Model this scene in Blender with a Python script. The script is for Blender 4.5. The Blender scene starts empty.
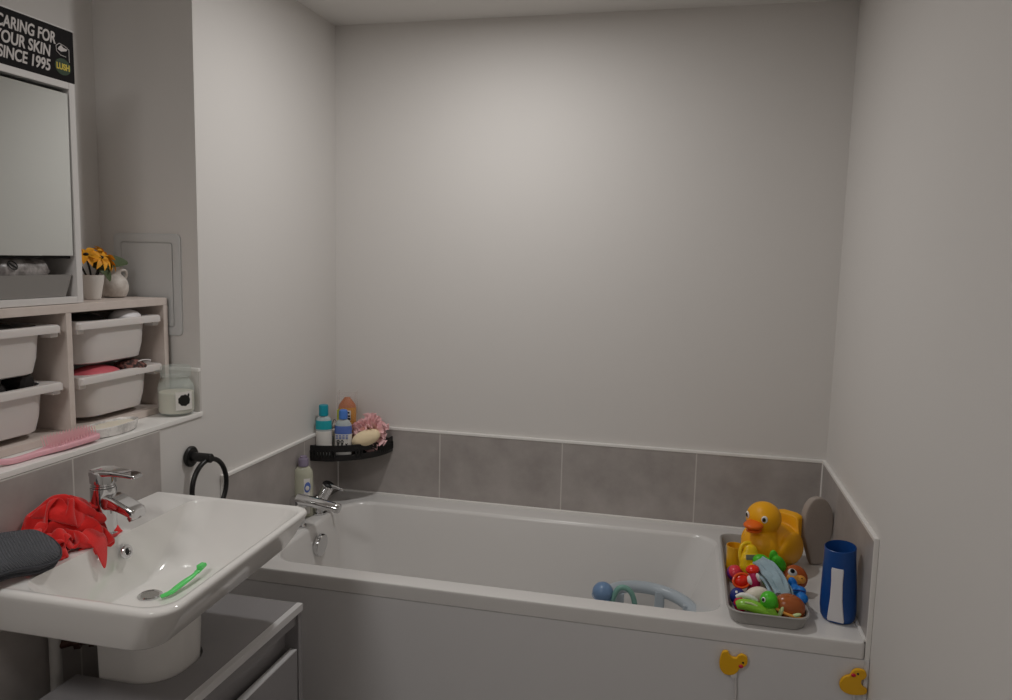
import bpy, bmesh, math, random
from mathutils import Vector, Matrix, noise
PI = math.pi
scene = bpy.context.scene
COL = scene.collection

# ------------------------------------------------------------------ camera
cam_d = bpy.data.cameras.new('camera')
cam = bpy.data.objects.new('camera', cam_d)
COL.objects.link(cam)
cam_d.sensor_width = 36.0
cam_d.lens = 773.95 / 1012 * 36.0
cam_d.clip_start = 0.02
def cam_axes(yaw, pitch, roll):
    cy, sy, cp, sp = math.cos(yaw), math.sin(yaw), math.cos(pitch), math.sin(pitch)
    f = Vector((sy * cp, cy * cp, sp)); r = Vector((cy, -sy, 0)); u = r.cross(f)
    c, s = math.cos(roll), math.sin(roll)
    return c * r + s * u, -s * r + c * u, f
_r, _u, _f = cam_axes(-0.23143, -0.11907, 0.02277)
cam.matrix_world = Matrix(((_r.x, _u.x, -_f.x, 1.1897), (_r.y, _u.y, -_f.y, -2.4701),
                           (_r.z, _u.z, -_f.z, 1.3899), (0, 0, 0, 1)))
scene.camera = cam

# ------------------------------------------------------------------ world, lamps, exposure
world = bpy.data.worlds.new('room_air'); scene.world = world
world.use_nodes = True
world.node_tree.nodes['Background'].inputs[0].default_value = (0.9, 0.95, 1.0, 1)
world.node_tree.nodes['Background'].inputs[1].default_value = 0.0
scene.view_settings.view_transform = 'Standard'
scene.view_settings.look = 'None'
scene.view_settings.gamma = 1.0
scene.view_settings.use_curve_mapping = False
scene.view_settings.exposure = 0.0

def downlight(name, loc, power, size=0.07, color=(1.0, 0.90, 0.80)):
    d = bpy.data.lights.new(name, 'AREA'); d.shape = 'DISK'; d.size = size
    d.energy = power; d.color = color
    o = bpy.data.objects.new(name, d); o.location = loc
    COL.objects.link(o)
    return o
downlight('downlight_bath', (0.64, -0.62, 2.128), 5.7, color=(1.0, 0.99, 0.975))
downlight('downlight_room', (0.34, -2.45, 2.128), 8.2, size=0.45, color=(1.0, 0.985, 0.97))

# ------------------------------------------------------------------ materials
def lin(h):
    h = h.lstrip('#')
    out = []
    for i in (0, 2, 4):
        c = int(h[i:i + 2], 16) / 255
        out.append(c / 12.92 if c <= 0.04045 else ((c + 0.055) / 1.055) ** 2.4)
    return (*out, 1)
def mat(name, h, rough=0.5, metal=0.0, spec=0.5, bump=0.0, bscale=60, var=0.0, vscale=6, h2=None,
        trans=0.0, ior=1.45, sss=0.0, coat=0.0, alpha=1.0, sheen=0.0, wave=0.0, wscale=100, wdir='X', detail=4):
    m = bpy.data.materials.new(name); m.use_nodes = True
    nt = m.node_tree; b = nt.nodes['Principled BSDF']
    b.inputs['Base Color'].default_value = lin(h)
    b.inputs['Roughness'].default_value = rough
    b.inputs['Metallic'].default_value = metal
    b.inputs['Specular IOR Level'].default_value = spec
    b.inputs['Transmission Weight'].default_value = trans
    b.inputs['IOR'].default_value = ior
    b.inputs['Coat Weight'].default_value = coat
    b.inputs['Coat Roughness'].default_value = 0.08
    b.inputs['Sheen Weight'].default_value = sheen
    b.inputs['Alpha'].default_value = alpha
    if sss:
        b.inputs['Subsurface Weight'].default_value = sss
        b.inputs['Subsurface Radius'].default_value = (0.01, 0.006, 0.004)
    tc = nt.nodes.new('ShaderNodeTexCoord')
    if h2:
        n = nt.nodes.new('ShaderNodeTexNoise'); n.inputs['Scale'].default_value = vscale
        n.inputs['Detail'].default_value = detail
        n.inputs['Roughness'].default_value = 0.6
        nt.links.new(tc.outputs['Object'], n.inputs['Vector'])
        r = nt.nodes.new('ShaderNodeValToRGB')
        r.color_ramp.elements[0].color = lin(h); r.color_ramp.elements[0].position = 0.5 - var
        r.color_ramp.elements[1].color = lin(h2); r.color_ramp.elements[1].position = 0.5 + var
        nt.links.new(n.outputs['Fac'], r.inputs['Fac'])
        nt.links.new(r.outputs['Color'], b.inputs['Base Color'])
    if bump or wave:
        bp = nt.nodes.new('ShaderNodeBump'); bp.inputs['Strength'].default_value = bump or wave
        bp.inputs['Distance'].default_value = 0.002
        if wave:
            n = nt.nodes.new('ShaderNodeTexWave'); n.inputs['Scale'].default_value = wscale
            n.bands_direction = wdir
            n.inputs['Distortion'].default_value = 0.6
            nt.links.new(tc.outputs['Object'], n.inputs['Vector'])
            nt.links.new(n.outputs['Fac'], bp.inputs['Height'])
        else:
            n = nt.nodes.new('ShaderNodeTexNoise'); n.inputs['Scale'].default_value = bscale
            n.inputs['Detail'].default_value = 3
            nt.links.new(tc.outputs['Object'], n.inputs['Vector'])
            nt.links.new(n.outputs['Fac'], bp.inputs['Height'])
        nt.links.new(bp.outputs['Normal'], b.inputs['Normal'])
    return m

M = dict(
    wall=mat('wall_paint', 'DAD6D2', 0.85, bump=0.08, bscale=220),
    ceil=mat('ceiling_paint', 'E2DFDB', 0.9, bump=0.05, bscale=200),
    floor=mat('floor_vinyl', '6A6562', 0.5, h2='7E7975', var=0.2, vscale=8),
    tile=mat('stone_tile', '9B9490', 0.42, h2='B3ACA8', var=0.22, vscale=9, bump=0.12, bscale=70, detail=9),
    grout=mat('pale_grout', 'C9C4BF', 0.8),
    trim=mat('white_trim', 'EFECE8', 0.35),
    bath=mat('white_acrylic', 'E0DDDA', 0.18, spec=0.5),
    panel=mat('bath_panel_acrylic', 'E0DEDE', 0.3),
    ceramic=mat('white_ceramic', 'ECE9E5', 0.07, spec=0.55, coat=0.3),
    chrome=mat('chrome', 'D5D5D6', 0.06, metal=1.0),
    satin=mat('satin_chrome', 'A8A6A4', 0.25, metal=1.0),
    black=mat('matt_black_metal', '161515', 0.38),
    dark=mat('void_shade', '0B0B0B', 0.7),  # near-black colour standing in for shade inside openings
    vanity=mat('grey_gloss_board', '928F90', 0.25),
    vanity_edge=mat('vanity_edging', 'DEDCDC', 0.3),
    wood=mat('white_stained_pine', 'D9CDC5', 0.5, h2='CFC1B8', var=0.15, vscale=14),
    white_paint=mat('white_foil', 'D8D4D1', 0.4),
    bin=mat('white_translucent_plastic', 'D9D2CE', 0.3, sss=0.15),
    mirror=mat('mirror_glass', 'E4E8E6', 0.02, metal=1.0),
    sign=mat('sign_black', '120E0F', 0.65, spec=0.15),
    chalk=mat('sign_lettering', 'CFC9C6', 0.7),
    signgreen=mat('sign_green', '1F3A1C', 0.6),
    signyellow=mat('sign_yellow', 'D6C04A', 0.6),
    tray=mat('grey_felt_board', '8B8783', 0.7),
    pack=mat('clear_pack', 'BDB7B4', 0.25, h2='6B6563', var=0.12, vscale=26),
    pot=mat('white_pot', 'DCD6CF', 0.45),
    orange_petal=mat('orange_petal', 'EE9A10', 0.6, h2='F2B32A', var=0.2, vscale=40),
    stem=mat('dark_stem', '17130E', 0.6),
    leaf=mat('green_leaf', '4C5A3A', 0.55),
    jug=mat('speckled_stoneware', 'D8D0C8', 0.5, h2='B9AFA6', var=0.12, vscale=35),
    glass=mat('clear_glass', 'DDE6E0', 0.04, alpha=0.22, spec=0.8),
    wax=mat('cream_wax', 'E6DDCB', 0.5, sss=0.2),
    paper=mat('paper_label', 'E2DED8', 0.6),
    ink=mat('black_ink', '15140F', 0.6),
    pink=mat('pink_plastic', 'EBB0BA', 0.35),
    pinkbrist=mat('pink_bristle', 'EDBABF', 0.4),
    marble=mat('marble_ceramic', 'C2BEBB', 0.25, h2='ECE8E4', var=0.10, vscale=32),
    red=mat('red_cotton', 'E8231E', 0.9, sheen=0.4, bump=0.4, bscale=500, h2='D81E1C', var=0.2, vscale=20),
    mitt=mat('charcoal_knit', '5A5B60', 0.95, wave=1.0, wscale=110, wdir='DIAGONAL'),
    mittedge=mat('charcoal_binding', '3E3E43', 0.9),
    brushgreen=mat('green_plastic', '6BEA7C', 0.25, trans=0.1),
    brushhead=mat('white_bristles', 'DDF0DC', 0.5),
    teal=mat('teal_cap', '0C93A6', 0.35),
    tealband=mat('teal_label', '1FA3AE', 0.4),
    clearblue=mat('clear_bottle', 'D5DEDF', 0.15, trans=0.35, ior=1.2),
    bluecap=mat('blue_cap', '4D7FD0', 0.35),
    blueband=mat('blue_label', '5A74BC', 0.4),
    amber=mat('amber_liquid', 'E39A06', 0.18),
    brown=mat('brown_cap', 'BF6A30', 0.4),
    limeside=mat('lime_label', 'B8B83A', 0.4),
    pouf=mat('pink_mesh', 'F8CDCE', 0.8),
    sponge=mat('cream_sponge', 'F2DDB8', 0.95, bump=0.6, bscale=240),
    lilac=mat('lilac_cap', '8C8196', 0.35),
    wash=mat('pale_green_wash', 'D3D2BC', 0.15, alpha=0.72),
    duck=mat('duck_vinyl', 'F5AE0C', 0.42, spec=0.4),
    duckbill=mat('orange_bill', 'EE6A08', 0.4),
    eyewhite=mat('toy_white', 'F0EEEA', 0.35),
    eyeblack=mat('toy_black', '0D0C0C', 0.3),
    yellow=mat('toy_yellow', 'F7CB12', 0.3),
    yellow2=mat('toy_amber_yellow', 'EDB21C', 0.28),
    lcd=mat('lcd_grey', '7A7D6E', 0.3),
    toyred=mat('toy_red', 'EE2A12', 0.2),
    toyorange=mat('toy_orange', 'F2571C', 0.25),
    toypink=mat('toy_pink_red', 'E33A4E', 0.3),
    magenta=mat('toy_magenta', 'C2285E', 0.3),
    crimson=mat('toy_crimson', 'C81E3C', 0.15),
    purple=mat('toy_purple', '6B2F7C', 0.3),
    navy=mat('toy_navy', '27357E', 0.2),
    cream=mat('toy_cream', 'E8DECF', 0.4),
    green=mat('toy_green', '4FC428', 0.35),
    lime=mat('toy_lime', '8CC63A', 0.22),
    lime2=mat('toy_pale_lime', 'C9DC9E', 0.35),
    shell=mat('toy_brown_shell', 'A85A2A', 0.25),
    bluegrey=mat('blue_grey_cloth', '9BB2BC', 0.9, sheen=0.2, bump=0.3, bscale=300),
    toyblue=mat('toy_blue', '1777CE', 0.4),
    monkey=mat('toy_chestnut', 'B4551F', 0.45),
    tan=mat('toy_tan', 'F0A74A', 0.45),
    caddy=mat('grey_plastic', 'A9A6A2', 0.4),
    pad=mat('taupe_foam', 'A59A92', 0.9, bump=0.3, bscale=200),
    cupblue=mat('deep_blue_plastic', '1A4A8E', 0.35),
    white=mat('soft_white_plastic', 'E4E2E4', 0.4),
    seat=mat('blue_grey_plastic', 'B4BEC6', 0.3),
    seatblue=mat('slate_blue_plastic', '6F8CB0', 0.3),
    sage=mat('sage_green_plastic', '7BA89C', 0.35),
    cord=mat('white_cord', 'DAD6D4', 0.6),
    brass=mat('brown_valve', '4A3026', 0.4, metal=0.3),
    pipe=mat('white_pipe', 'C9C6C2', 0.4),
    fabric_dark=mat('dark_fabric', '24201F', 0.9),
    fabric_rose=mat('rose_case', 'C95C66', 0.5),
    check=mat('brown_check', '8A5D55', 0.8, h2='2E2422', var=0.05, vscale=90),
    hatch=mat('access_panel_white', 'CFCFCE', 0.35),
)

# ------------------------------------------------------------------ mesh helpers
class MB:
    """collects shapes (world or local coordinates) for ONE mesh"""
    def __init__(s): s.v = []; s.f = []; s.m = []; s.T = Matrix.Identity(4)
    def add(s, vs, fs, mi=0):
        n = len(s.v)
        s.v += [s.T @ Vector(p) for p in vs]
        s.f += [tuple(i + n for i in q) for q in fs]; s.m += [mi] * len(fs)
    def bm(s, bm, mi=0, mat4=None):
        bm.verts.index_update()
        s.add([(mat4 @ v.co) if mat4 else v.co.copy() for v in bm.verts], [[v.index for v in f.verts] for f in bm.faces], mi)
        bm.free()
    def box(s, a, b, bev=0.0, mi=0, seg=2, mat4=None):
        bm = bmesh.new(); bmesh.ops.create_cube(bm, size=1)
        c = [(a[i] + b[i]) / 2 for i in range(3)]; d = [abs(b[i] - a[i]) for i in range(3)]
        for v in bm.verts: v.co = Vector((c[0] + v.co.x * d[0], c[1] + v.co.y * d[1], c[2] + v.co.z * d[2]))
        if bev: bmesh.ops.bevel(bm, geom=bm.edges[:], offset=min(bev, min(d) * .49), segments=seg, affect='EDGES', profile=.5)
        s.bm(bm, mi, mat4)
    def loft(s, rings, cap0=True, cap1=True, mi=0, closed=True):
        n = len(rings[0]); vs = [p for r in rings for p in r]; fs = []
        for k in range(len(rings) - 1):
            for i in range(n if closed else n - 1):
                j = (i + 1) % n
                fs.append((k * n + i, k * n + j, (k + 1) * n + j, (k + 1) * n + i))
        if cap0: fs.append(tuple(reversed(range(n))))
        if cap1: fs.append(tuple(range((len(rings) - 1) * n, len(rings) * n)))
        s.add(vs, fs, mi)
    def lathe(s, prof, c=(0, 0, 0), n=32, mi=0, cap0=True, cap1=True, sx=1, sy=1, mat4=None):
        T = mat4 or Matrix.Translation(c)
        rings = [[T @ Vector((r * sx * math.cos(2 * PI * i / n), r * sy * math.sin(2 * PI * i / n), z)) for i in range(n)] for r, z in prof]
        s.loft(rings, cap0, cap1, mi)
    def tube(s, pts, r, n=12, mi=0, closed=False, flat=1.0):
        pts = [Vector(p) for p in pts]; k = len(pts)
        rs = r if isinstance(r, (list, tuple)) else [r] * k
        up = None; rings = []
        for i in range(k):
            if closed: t = pts[(i + 1) % k] - pts[i - 1]
            else: t = pts[min(i + 1, k - 1)] - pts[max(i - 1, 0)]
            t.normalize()
            if up is None:
                up = t.orthogonal().normalized() if abs(t.z) > .9 else (Vector((0, 0, 1)) - t * t.z).normalized()
            else: up = (up - t * up.dot(t)).normalized()
            sd = t.cross(up)
            rings.append([pts[i] + sd * (rs[i] * math.cos(2 * PI * a / n)) + up * (rs[i] * flat * math.sin(2 * PI * a / n)) for a in range(n)])
        if closed: s.loft(rings + [rings[0]], False, False, mi)
        else: s.loft(rings, True, True, mi)
    def ell(s, c, r, rot=(0, 0, 0), mi=0, u=24, w=14):
        from mathutils import Euler
        bm = bmesh.new(); bmesh.ops.create_uvsphere(bm, u_segments=u, v_segments=w, radius=1)
        if not hasattr(r, '__len__'): r = (r, r, r)
        T = Matrix.Translation(c) @ Euler(rot).to_matrix().to_4x4() @ Matrix.Diagonal((*r, 1))
        s.bm(bm, mi, T)
    def cyl(s, a, b, r, r2=None, n=24, mi=0, bev=0.0):
        a, b = Vector(a), Vector(b); L = (b - a).length; r2 = r if r2 is None else r2
        T = Matrix.Translation(a) @ (b - a).to_track_quat('Z', 'Y').to_matrix().to_4x4()
        e = min(bev, L * .45)
        prof = [(r - e, 0), (r, e), (r2, L - e), (r2 - e, L)] if e else [(r, 0), (r2, L)]
        s.lathe(prof, n=n, mi=mi, mat4=T)
    def prism(s, outline, depth, T, mi=0, bev=0.0):
        """2-D outline (x, y) extruded along z of T, with rounded edges"""
        if bev:
            c = Vector((sum(p[0] for p in outline) / len(outline), sum(p[1] for p in outline) / len(outline)))
            def sc(k): return inset(outline, k)
            rings = [(sc(bev), 0), (sc(bev * .3), bev * .3), (outline, bev), (outline, depth - bev), (sc(bev * .3), depth - bev * .3), (sc(bev), depth)]
        else: rings = [(outline, 0), (outline, depth)]
        s.loft([[T @ Vector((p[0], p[1], z)) for p in o] for o, z in rings], True, True, mi)
    def build(s, name, mats, parent=None, world=True, smooth=True, angle=40, sub=0, remesh=0, warp=None):
        if not isinstance(mats, (list, tuple)): mats = [mats]
        base = Vector(WL.get(parent.as_pointer(), (0, 0, 0))) if parent is not None and world else Vector((0, 0, 0))
        vs = [p - base for p in s.v]
        me = bpy.data.meshes.new(name)
        me.from_pydata(vs, [], s.f)
        me.polygons.foreach_set('material_index', s.m); me.validate()
        bm = bmesh.new(); bm.from_mesh(me)
        bmesh.ops.remove_doubles(bm, verts=bm.verts[:], dist=1e-6)
        bmesh.ops.recalc_face_normals(bm, faces=bm.faces[:]); bm.to_mesh(me); bm.free()
        for m in mats: me.materials.append(m)
        if smooth:
            me.polygons.foreach_set('use_smooth', [True] * len(me.polygons))
            if not sub and not remesh: me.set_sharp_from_angle(angle=math.radians(angle))
        o = bpy.data.objects.new(name, me); COL.objects.link(o)
        if parent is not None: o.parent = parent
        WL[o.as_pointer()] = tuple(base)
        if remesh:
            r = o.modifiers.new('remesh', 'REMESH'); r.mode = 'VOXEL'; r.voxel_size = remesh; r.use_smooth_shade = True
            k = o.modifiers.new('smooth', 'SMOOTH'); k.factor = 0.5; k.iterations = 6
        if smooth and not sub and not remesh and angle <= 60:
            k = o.modifiers.new('flat_faces', 'WEIGHTED_NORMAL'); k.keep_sharp = True
        if sub:
            k = o.modifiers.new('sub', 'SUBSURF'); k.levels = sub; k.render_levels = sub
        return o
WL = {}
def inset(o, d):
    n = len(o); out = []
    area = sum(o[i][0] * o[(i + 1) % n][1] - o[(i + 1) % n][0] * o[i][1] for i in range(n))
    sg = 1 if area > 0 else -1
    for i in range(n):
        a, b = Vector(o[i - 1]), Vector(o[(i + 1) % n]); t = (b - a)
        t = t.normalized() if t.length else Vector((1, 0))
        out.append((o[i][0] - t.y * d * sg, o[i][1] + t.x * d * sg))
    return out
def thing(name, label, cat, loc=(0, 0, 0), rz=0.0, group=None):
    o = bpy.data.objects.new(name, None); COL.objects.link(o)
    o.empty_display_size = 0.02
    o.location = loc; o.rotation_euler = (0, 0, rz)
    o['label'] = label; o['category'] = cat
    if group: o['group'] = group
    WL[o.as_pointer()] = tuple(loc)
    return o
def tag(o, label, cat, group=None):
    o['label'] = label; o['category'] = cat
    if group: o['group'] = group
    return o
def struct(o): o['kind'] = 'structure'; return o
def lab(o, t): o['label'] = t; return o
def copy_thing(src, loc, label, rz=None):
    c = src.copy(); COL.objects.link(c); c.location = loc; c['label'] = label
    if rz is not None: c.rotation_euler = (0, 0, rz)
    for ch in list(src.children):
        d = ch.copy(); COL.objects.link(d); d.parent = c
        for g in list(ch.children):
            e = g.copy(); COL.objects.link(e); e.parent = d
    return c
def rr(x0, x1, y0, y1, r, n=6):
    """rounded rectangle, counter-clockwise; r is one radius or four (x1y1, x0y1, x0y0, x1y0)"""
    if not hasattr(r, '__len__'): r = (r,) * 4
    out = []
    for (cx, cy, a, q) in ((x1, y1, 0, r[0]), (x0, y1, PI / 2, r[1]), (x0, y0, PI, r[2]), (x1, y0, 1.5 * PI, r[3])):
        sx = -1 if cx == x1 else 1; sy = -1 if cy == y1 else 1
        ox, oy = cx + sx * q, cy + sy * q
        for i in range(n + 1):
            t = a + PI / 2 * i / n
            out.append((ox + q * math.cos(t), oy + q * math.sin(t)))
    return out
def z3(o, z): return [Vector((p[0], p[1], z)) for p in o]
def spline(pts, k=8, closed=False):
    P = [Vector(p) for p in pts]; n = len(P); out = []
    for i in range(n if closed else n - 1):
        if closed: a, b, c, d = P[i - 1], P[i], P[(i + 1) % n], P[(i + 2) % n]
        else: a, b, c, d = P[max(i - 1, 0)], P[i], P[i + 1], P[min(i + 2, n - 1)]
        for j in range(k):
            t = j / k
            out.append(.5 * ((2 * b) + (c - a) * t + (2 * a - 5 * b + 4 * c - d) * t * t + (3 * b - a - 3 * c + d) * t ** 3))
    if not closed: out.append(P[-1])
    return out
def frame(o, x, y):
    """matrix with given origin, x and y axes"""
    x = Vector(x).normalized(); y = Vector(y); y = (y - x * y.dot(x)).normalized(); z = x.cross(y)
    return Matrix(((x.x, y.x, z.x, o[0]), (x.y, y.y, z.y, o[1]), (x.z, y.z, z.z, o[2]), (0, 0, 0, 1)))
def text_mesh(name, txt, width, height, T, m, parent, shear=0.0, bold=0.0, depth=0.0006):
    cu = bpy.data.curves.new(name, 'FONT'); cu.body = txt; cu.size = 1; cu.shear = shear; cu.offset = bold
    cu.extrude = 0.02
    to = bpy.data.objects.new(name, cu); COL.objects.link(to)
    dg = bpy.context.evaluated_depsgraph_get()
    me = bpy.data.meshes.new_from_object(to.evaluated_get(dg))
    bpy.data.objects.remove(to); bpy.data.curves.remove(cu)
    xs = [v.co.x for v in me.vertices]; ys = [v.co.y for v in me.vertices]
    base = Vector(WL.get(parent.as_pointer(), (0, 0, 0)))
    for v in me.vertices:
        q = Vector(((v.co.x - min(xs)) / (max(xs) - min(xs)) * width, (v.co.y - min(ys)) / (max(ys) - min(ys)) * height, v.co.z / .02 * depth))
        v.co = (T @ q) - base
    me.materials.clear(); me.materials.append(m)
    o = bpy.data.objects.new(name, me); COL.objects.link(o); o.parent = parent
    return o

# ------------------------------------------------------------------ room shell
W, H, YB = 1.618, 2.14, -3.30
NZ, NX, NY = 0.985, -0.28, -0.769          # ledge height, niche depth, niche end
def shell(name, a, b, m):
    k = MB(); k.box(a, b); return struct(k.build(name, m, smooth=False))
shell('floor', (-0.4, YB - .1, -.1), (W + .1, .1, 0), M['floor'])
shell('ceiling', (-0.4, YB - .1, H), (W + .1, .1, H + .1), M['ceil'])
shell('wall_back', (-.1, 0, 0), (W + .1, .1, H), M['wall'])
shell('wall_right', (W, YB, 0), (W + .1, 0, H), M['wall'])
shell('wall_rear', (-.4, YB - .1, 0), (W + .1, YB, H), M['wall'])
k = MB()
k.box((-.1, NY, 0), (0, 0, H)); k.box((-.4, NY, NZ), (-.1, NY + .06, H))
k.box((-.1, YB, 0), (0, NY, NZ - .012))
k.box((-.4, YB, NZ - .1), (NX, NY, H)); k.box((NX, YB, NZ), (0, -2.4, H))
struct(k.build('wall_left', M['wall'], smooth=False))
k = MB(); k.box((NX, -2.4, NZ - .012), (.004, NY, NZ), .002)
struct(k.build('trim_1', M['trim']))       # ledge board of the niche

def tiles(name, plane, pos, th, joints, z0, z1, caps, sgn=1, m='tile'):
    """row of tiles with pale joints; plane 'x' or 'y'; joints sorted along the wall"""
    k = MB()
    def bx(a0, a1, q0, q1, t0, t1, bev, mi):
        lo, hi = sorted((pos + sgn * t0, pos + sgn * t1))
        if plane == 'y': k.box((a0, lo, q0), (a1, hi, q1), bev, mi)
        else: k.box((lo, a0, q0), (hi, a1, q1), bev, mi)
    bx(joints[0], joints[-1], z0, z1, 0, th - .0003, 0, 1)
    g = .0018
    for a, b in zip(joints[:-1], joints[1:]): bx(a + g, b - g, z0, z1 - g, 0, th, .0008, 0)
    for kind in caps:
        if kind == 'top': bx(joints[0], joints[-1], z1 - .001, z1 + .008, 0, th + .002, .0015, 2)
        if kind == 'lo': bx(joints[0] - .003, joints[0], z0, z1 + .008, 0, th + .002, .0015, 2)
        if kind == 'hi': bx(joints[-1], joints[-1] + .007, z0, z1 + .008, 0, th + .002, .0015, 2)
    return struct(k.build(name, [M[m], M['grout'], M['trim']]))
ZT = 0.791
tiles('trim_2', 'y', 0, .009, [0, .386, .807, 1.235, W], .555, ZT, ['top'], -1)
k = MB(); k.box((.0088, -.0125, .56), (.0125, -.0088, ZT), .0006); k.box((W - .0125, -.0125, .56), (W - .0088, -.0088, ZT), .0006)
struct(k.build('trim_7', M['trim']))      # sealed inner corners
tiles('trim_3', 'x', 0, .009, [-.695, -.251, -.009], .50, ZT, ['top', 'lo'], 1)
tiles('trim_4', 'x', W, .009, [-.695, -.254, -.009], .50, ZT, ['top', 'lo'], -1)
tiles('trim_5', 'x', 0, .006, [-2.4, -2.04, -1.62, -1.20, -.937], .70, NZ - .013, [], 1)
tiles('trim_8', 'x', 0, .006, [-2.4, -2.04, -1.62, -1.20, -.937], .0, .6985, [], 1)
tiles('trim_6', 'y', NY, .008, [NX, 0.0], NZ, 1.088, ['top'], -1, 'wall')

# ------------------------------------------------------------------ bath
bath = thing('bathtub', 'white acrylic bathtub fitted between the tiled walls under a grey tile strip', 'bathtub', (.81, -.35, 0))
k = MB()
n = 8
g = .010
def outer(e): return rr(g + e, W - g - e, -.70 + e, -g - e, .012, n)
def inner(e, zz, l=0, r=0): return z3(rr(.100 + e + l, 1.300 - e - r, -.640 + e, -.106 - e, (.075, .095, .095, .075), n), zz)
rings = [z3(outer(.006), .519), z3(outer(0), .521), z3(outer(0), .552), z3(outer(.002), .557), z3(outer(.008), .560)]
rings += [inner(-.008, .560), inner(-.002, .557), inner(.002, .548)]
for t in (.15, .3, .45, .6, .75, .86, .94, 1):
    z = .548 - .378 * t
    e = .002 + .055 * t + (.05 * max(0, (t - .75) / .25) ** 2)
    rings.append(inner(e, z, -.02 * t, .10 * t))
k.loft(rings, False, True)
k.build('tub', M['bath'], bath)
k = MB(); k.box((.012, -.698, 0), (W - .002, -.682, .5185), .002)
k.box((W - .010, -.702, .30), (W - .001, -.66, .5195), .001)
k.build('bath_panel', M['panel'], bath)
k = MB(); k.box((W - .0155, -.694, .5585), (W - .0085, -.01, .566), .002); k.box((.010, -.0155, .5585), (W - .010, -.0085, .565), .002)
lab(k.build('sealing_strip', M['trim'], bath), 'white sealing strip')
k = MB(); T = frame((.1090, -.354, .494), (0, 1, 0), (.12, 0, 1))
k.lathe([(.0, -.004), (.033, -.004), (.0355, 0), (.0355, .010), (.033, .014), (0, .0145)], n=40, mat4=T, cap0=False, cap1=False)
k.lathe([(.029, -.02), (.029, -.003)], n=32, mat4=T)
lab(k.build('overflow_knob', M['chrome'], bath), 'round chrome overflow knob')

# bath mixer tap
tap = thing('bath_mixer_tap', 'chrome bath mixer tap on the left end of the bath', 'tap', (.085, -.33, .56))
k = MB()
k.lathe([(.027, 0), (.027, .006), (.022, .010), (.021, .05), (.023, .055), (.0235, .085), (.019, .094)], (.060, -.395, .56), 28)
k.lathe([(.026, 0), (.026, .006), (.02, .010), (.0185, .05), (.014, .06)], (.064, -.265, .56), 28)
k.tube(spline([(.060, -.395, .622), (.060, -.33, .616), (.064, -.265, .61)]), .0135, 16)
k.build('body', M['chrome'], tap)
k = MB()
P_ = spline([(.062, -.395, .648), (.11, -.393, .642), (.160, -.39, .634), (.190, -.388, .628)], 6)
k.tube(P_, [.0225 - .0055 * i / (len(P_) - 1) for i in range(len(P_))], 18, flat=.75)
k.cyl((.180, -.389, .6305), (.197, -.388, .626), .0160, .0145, bev=.003)
k.build('spout_lever', M['chrome'], tap)
k = MB()
k.cyl((.066, -.266, .595), (.097, -.262, .655), .0165, .0205, bev=.002); k.tube([(.066, -.30, .612), (.085, -.275, .630)], .006, 8)
k.build('handle', M['chrome'], tap)
k = MB(); k.cyl((.0975, -.262, .656), (.1005, -.2615, .6625), .0205, .018, bev=.002)
k.build('handle_cap', M['black'], tap)
k = MB(); k.tube([(.106, -.265, .654), (.125, -.267, .653), (.146, -.27, .648)], [.007, .0055, .004], 10)
k.ell((.146, -.27, .648), .0055); k.build('lever_rod', M['chrome'], tap)

# ------------------------------------------------------------------ washbasin
BC = -1.212
basin = thing('washbasin', 'white ceramic washbasin on the left wall with red cloth on its ledge', 'washbasin', (0.2, BC, .56))
def skew(ring): return [Vector((v.x + (BC - v.y) * .062 * max(0, v.x) / .41, v.y, v.z)) for v in ring]
k = MB()
def bo(e, z, fx=0.0): return skew(z3(rr(.007, .412 - e - fx, -1.484 + e, -.944 - e, (.034, .004, .004, .048), 7), z))
R_ = [skew(z3(rr(.007, .31, -1.350, -1.085, (.05, .004, .004, .05), 7), .699)), skew(z3(rr(.007, .36, -1.400, -1.020, (.05, .004, .004, .05), 7), .742)), bo(.036, .7453, .024), bo(.028, .7455, .022), bo(.0255, .7465, .0205), bo(.0235, .7495, .0195), bo(.013, .778, .010), bo(.003, .812, .002), bo(.0005, .8195), bo(.0005, .824), bo(.003, .8282), bo(.008, .8298)]
def bi(t):
    s = lambda a, b: a + (b - a) * t
    d = .118 * (1 - (1 - t) ** 1.9) if t > 0 else 0
    rad = (s(.05, .05), s(.05, .05), s(.05, .05), s(.05, .05))
    return skew(z3(rr(s(.122, .140), s(.399, .262), s(-1.470, -1.285), s(-.956, -1.150), rad, 7), .8298 - d))
R_ += [bi(0)] + [[Vector((v.x, v.y, v.z)) for v in bi(t)] for t in (.03, .08, .15, .25, .38, .52, .68, .84, 1.0)]
k.loft(R_, True, True)
k.build('bowl', M['ceramic'], basin, angle=60)
k = MB(); T = frame((.1335, BC, .797), (0, 1, 0), (-.25, 0, 1))
k.lathe([(.006, .0015), (.008, .004), (.0125, .004), (.0145, .001), (.0145, -.002)], n=28, mat4=T, cap0=False, cap1=False)
ov = k.build('overflow_ring', M['chrome'], basin)
k = MB(); k.lathe([(0, -.001), (.0085, .0012)], n=20, mat4=T, cap0=True, cap1=True); k.build('overflow_shade', M['dark'], ov)  # black disc: shade inside the overflow opening, given by colour
k = MB(); k.lathe([(.023, .0), (.023, .002), (.020, .004), (.016, .002)], (.184, BC, .7122), 32, cap0=False, cap1=False)
dr = k.build('drain_ring', M['chrome'], basin)
k = MB(); k.lathe([(.0172, 0), (.0172, .0022)], (.184, BC, .7124), 24); k.build('drain_plug', M['satin'], dr)

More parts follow.
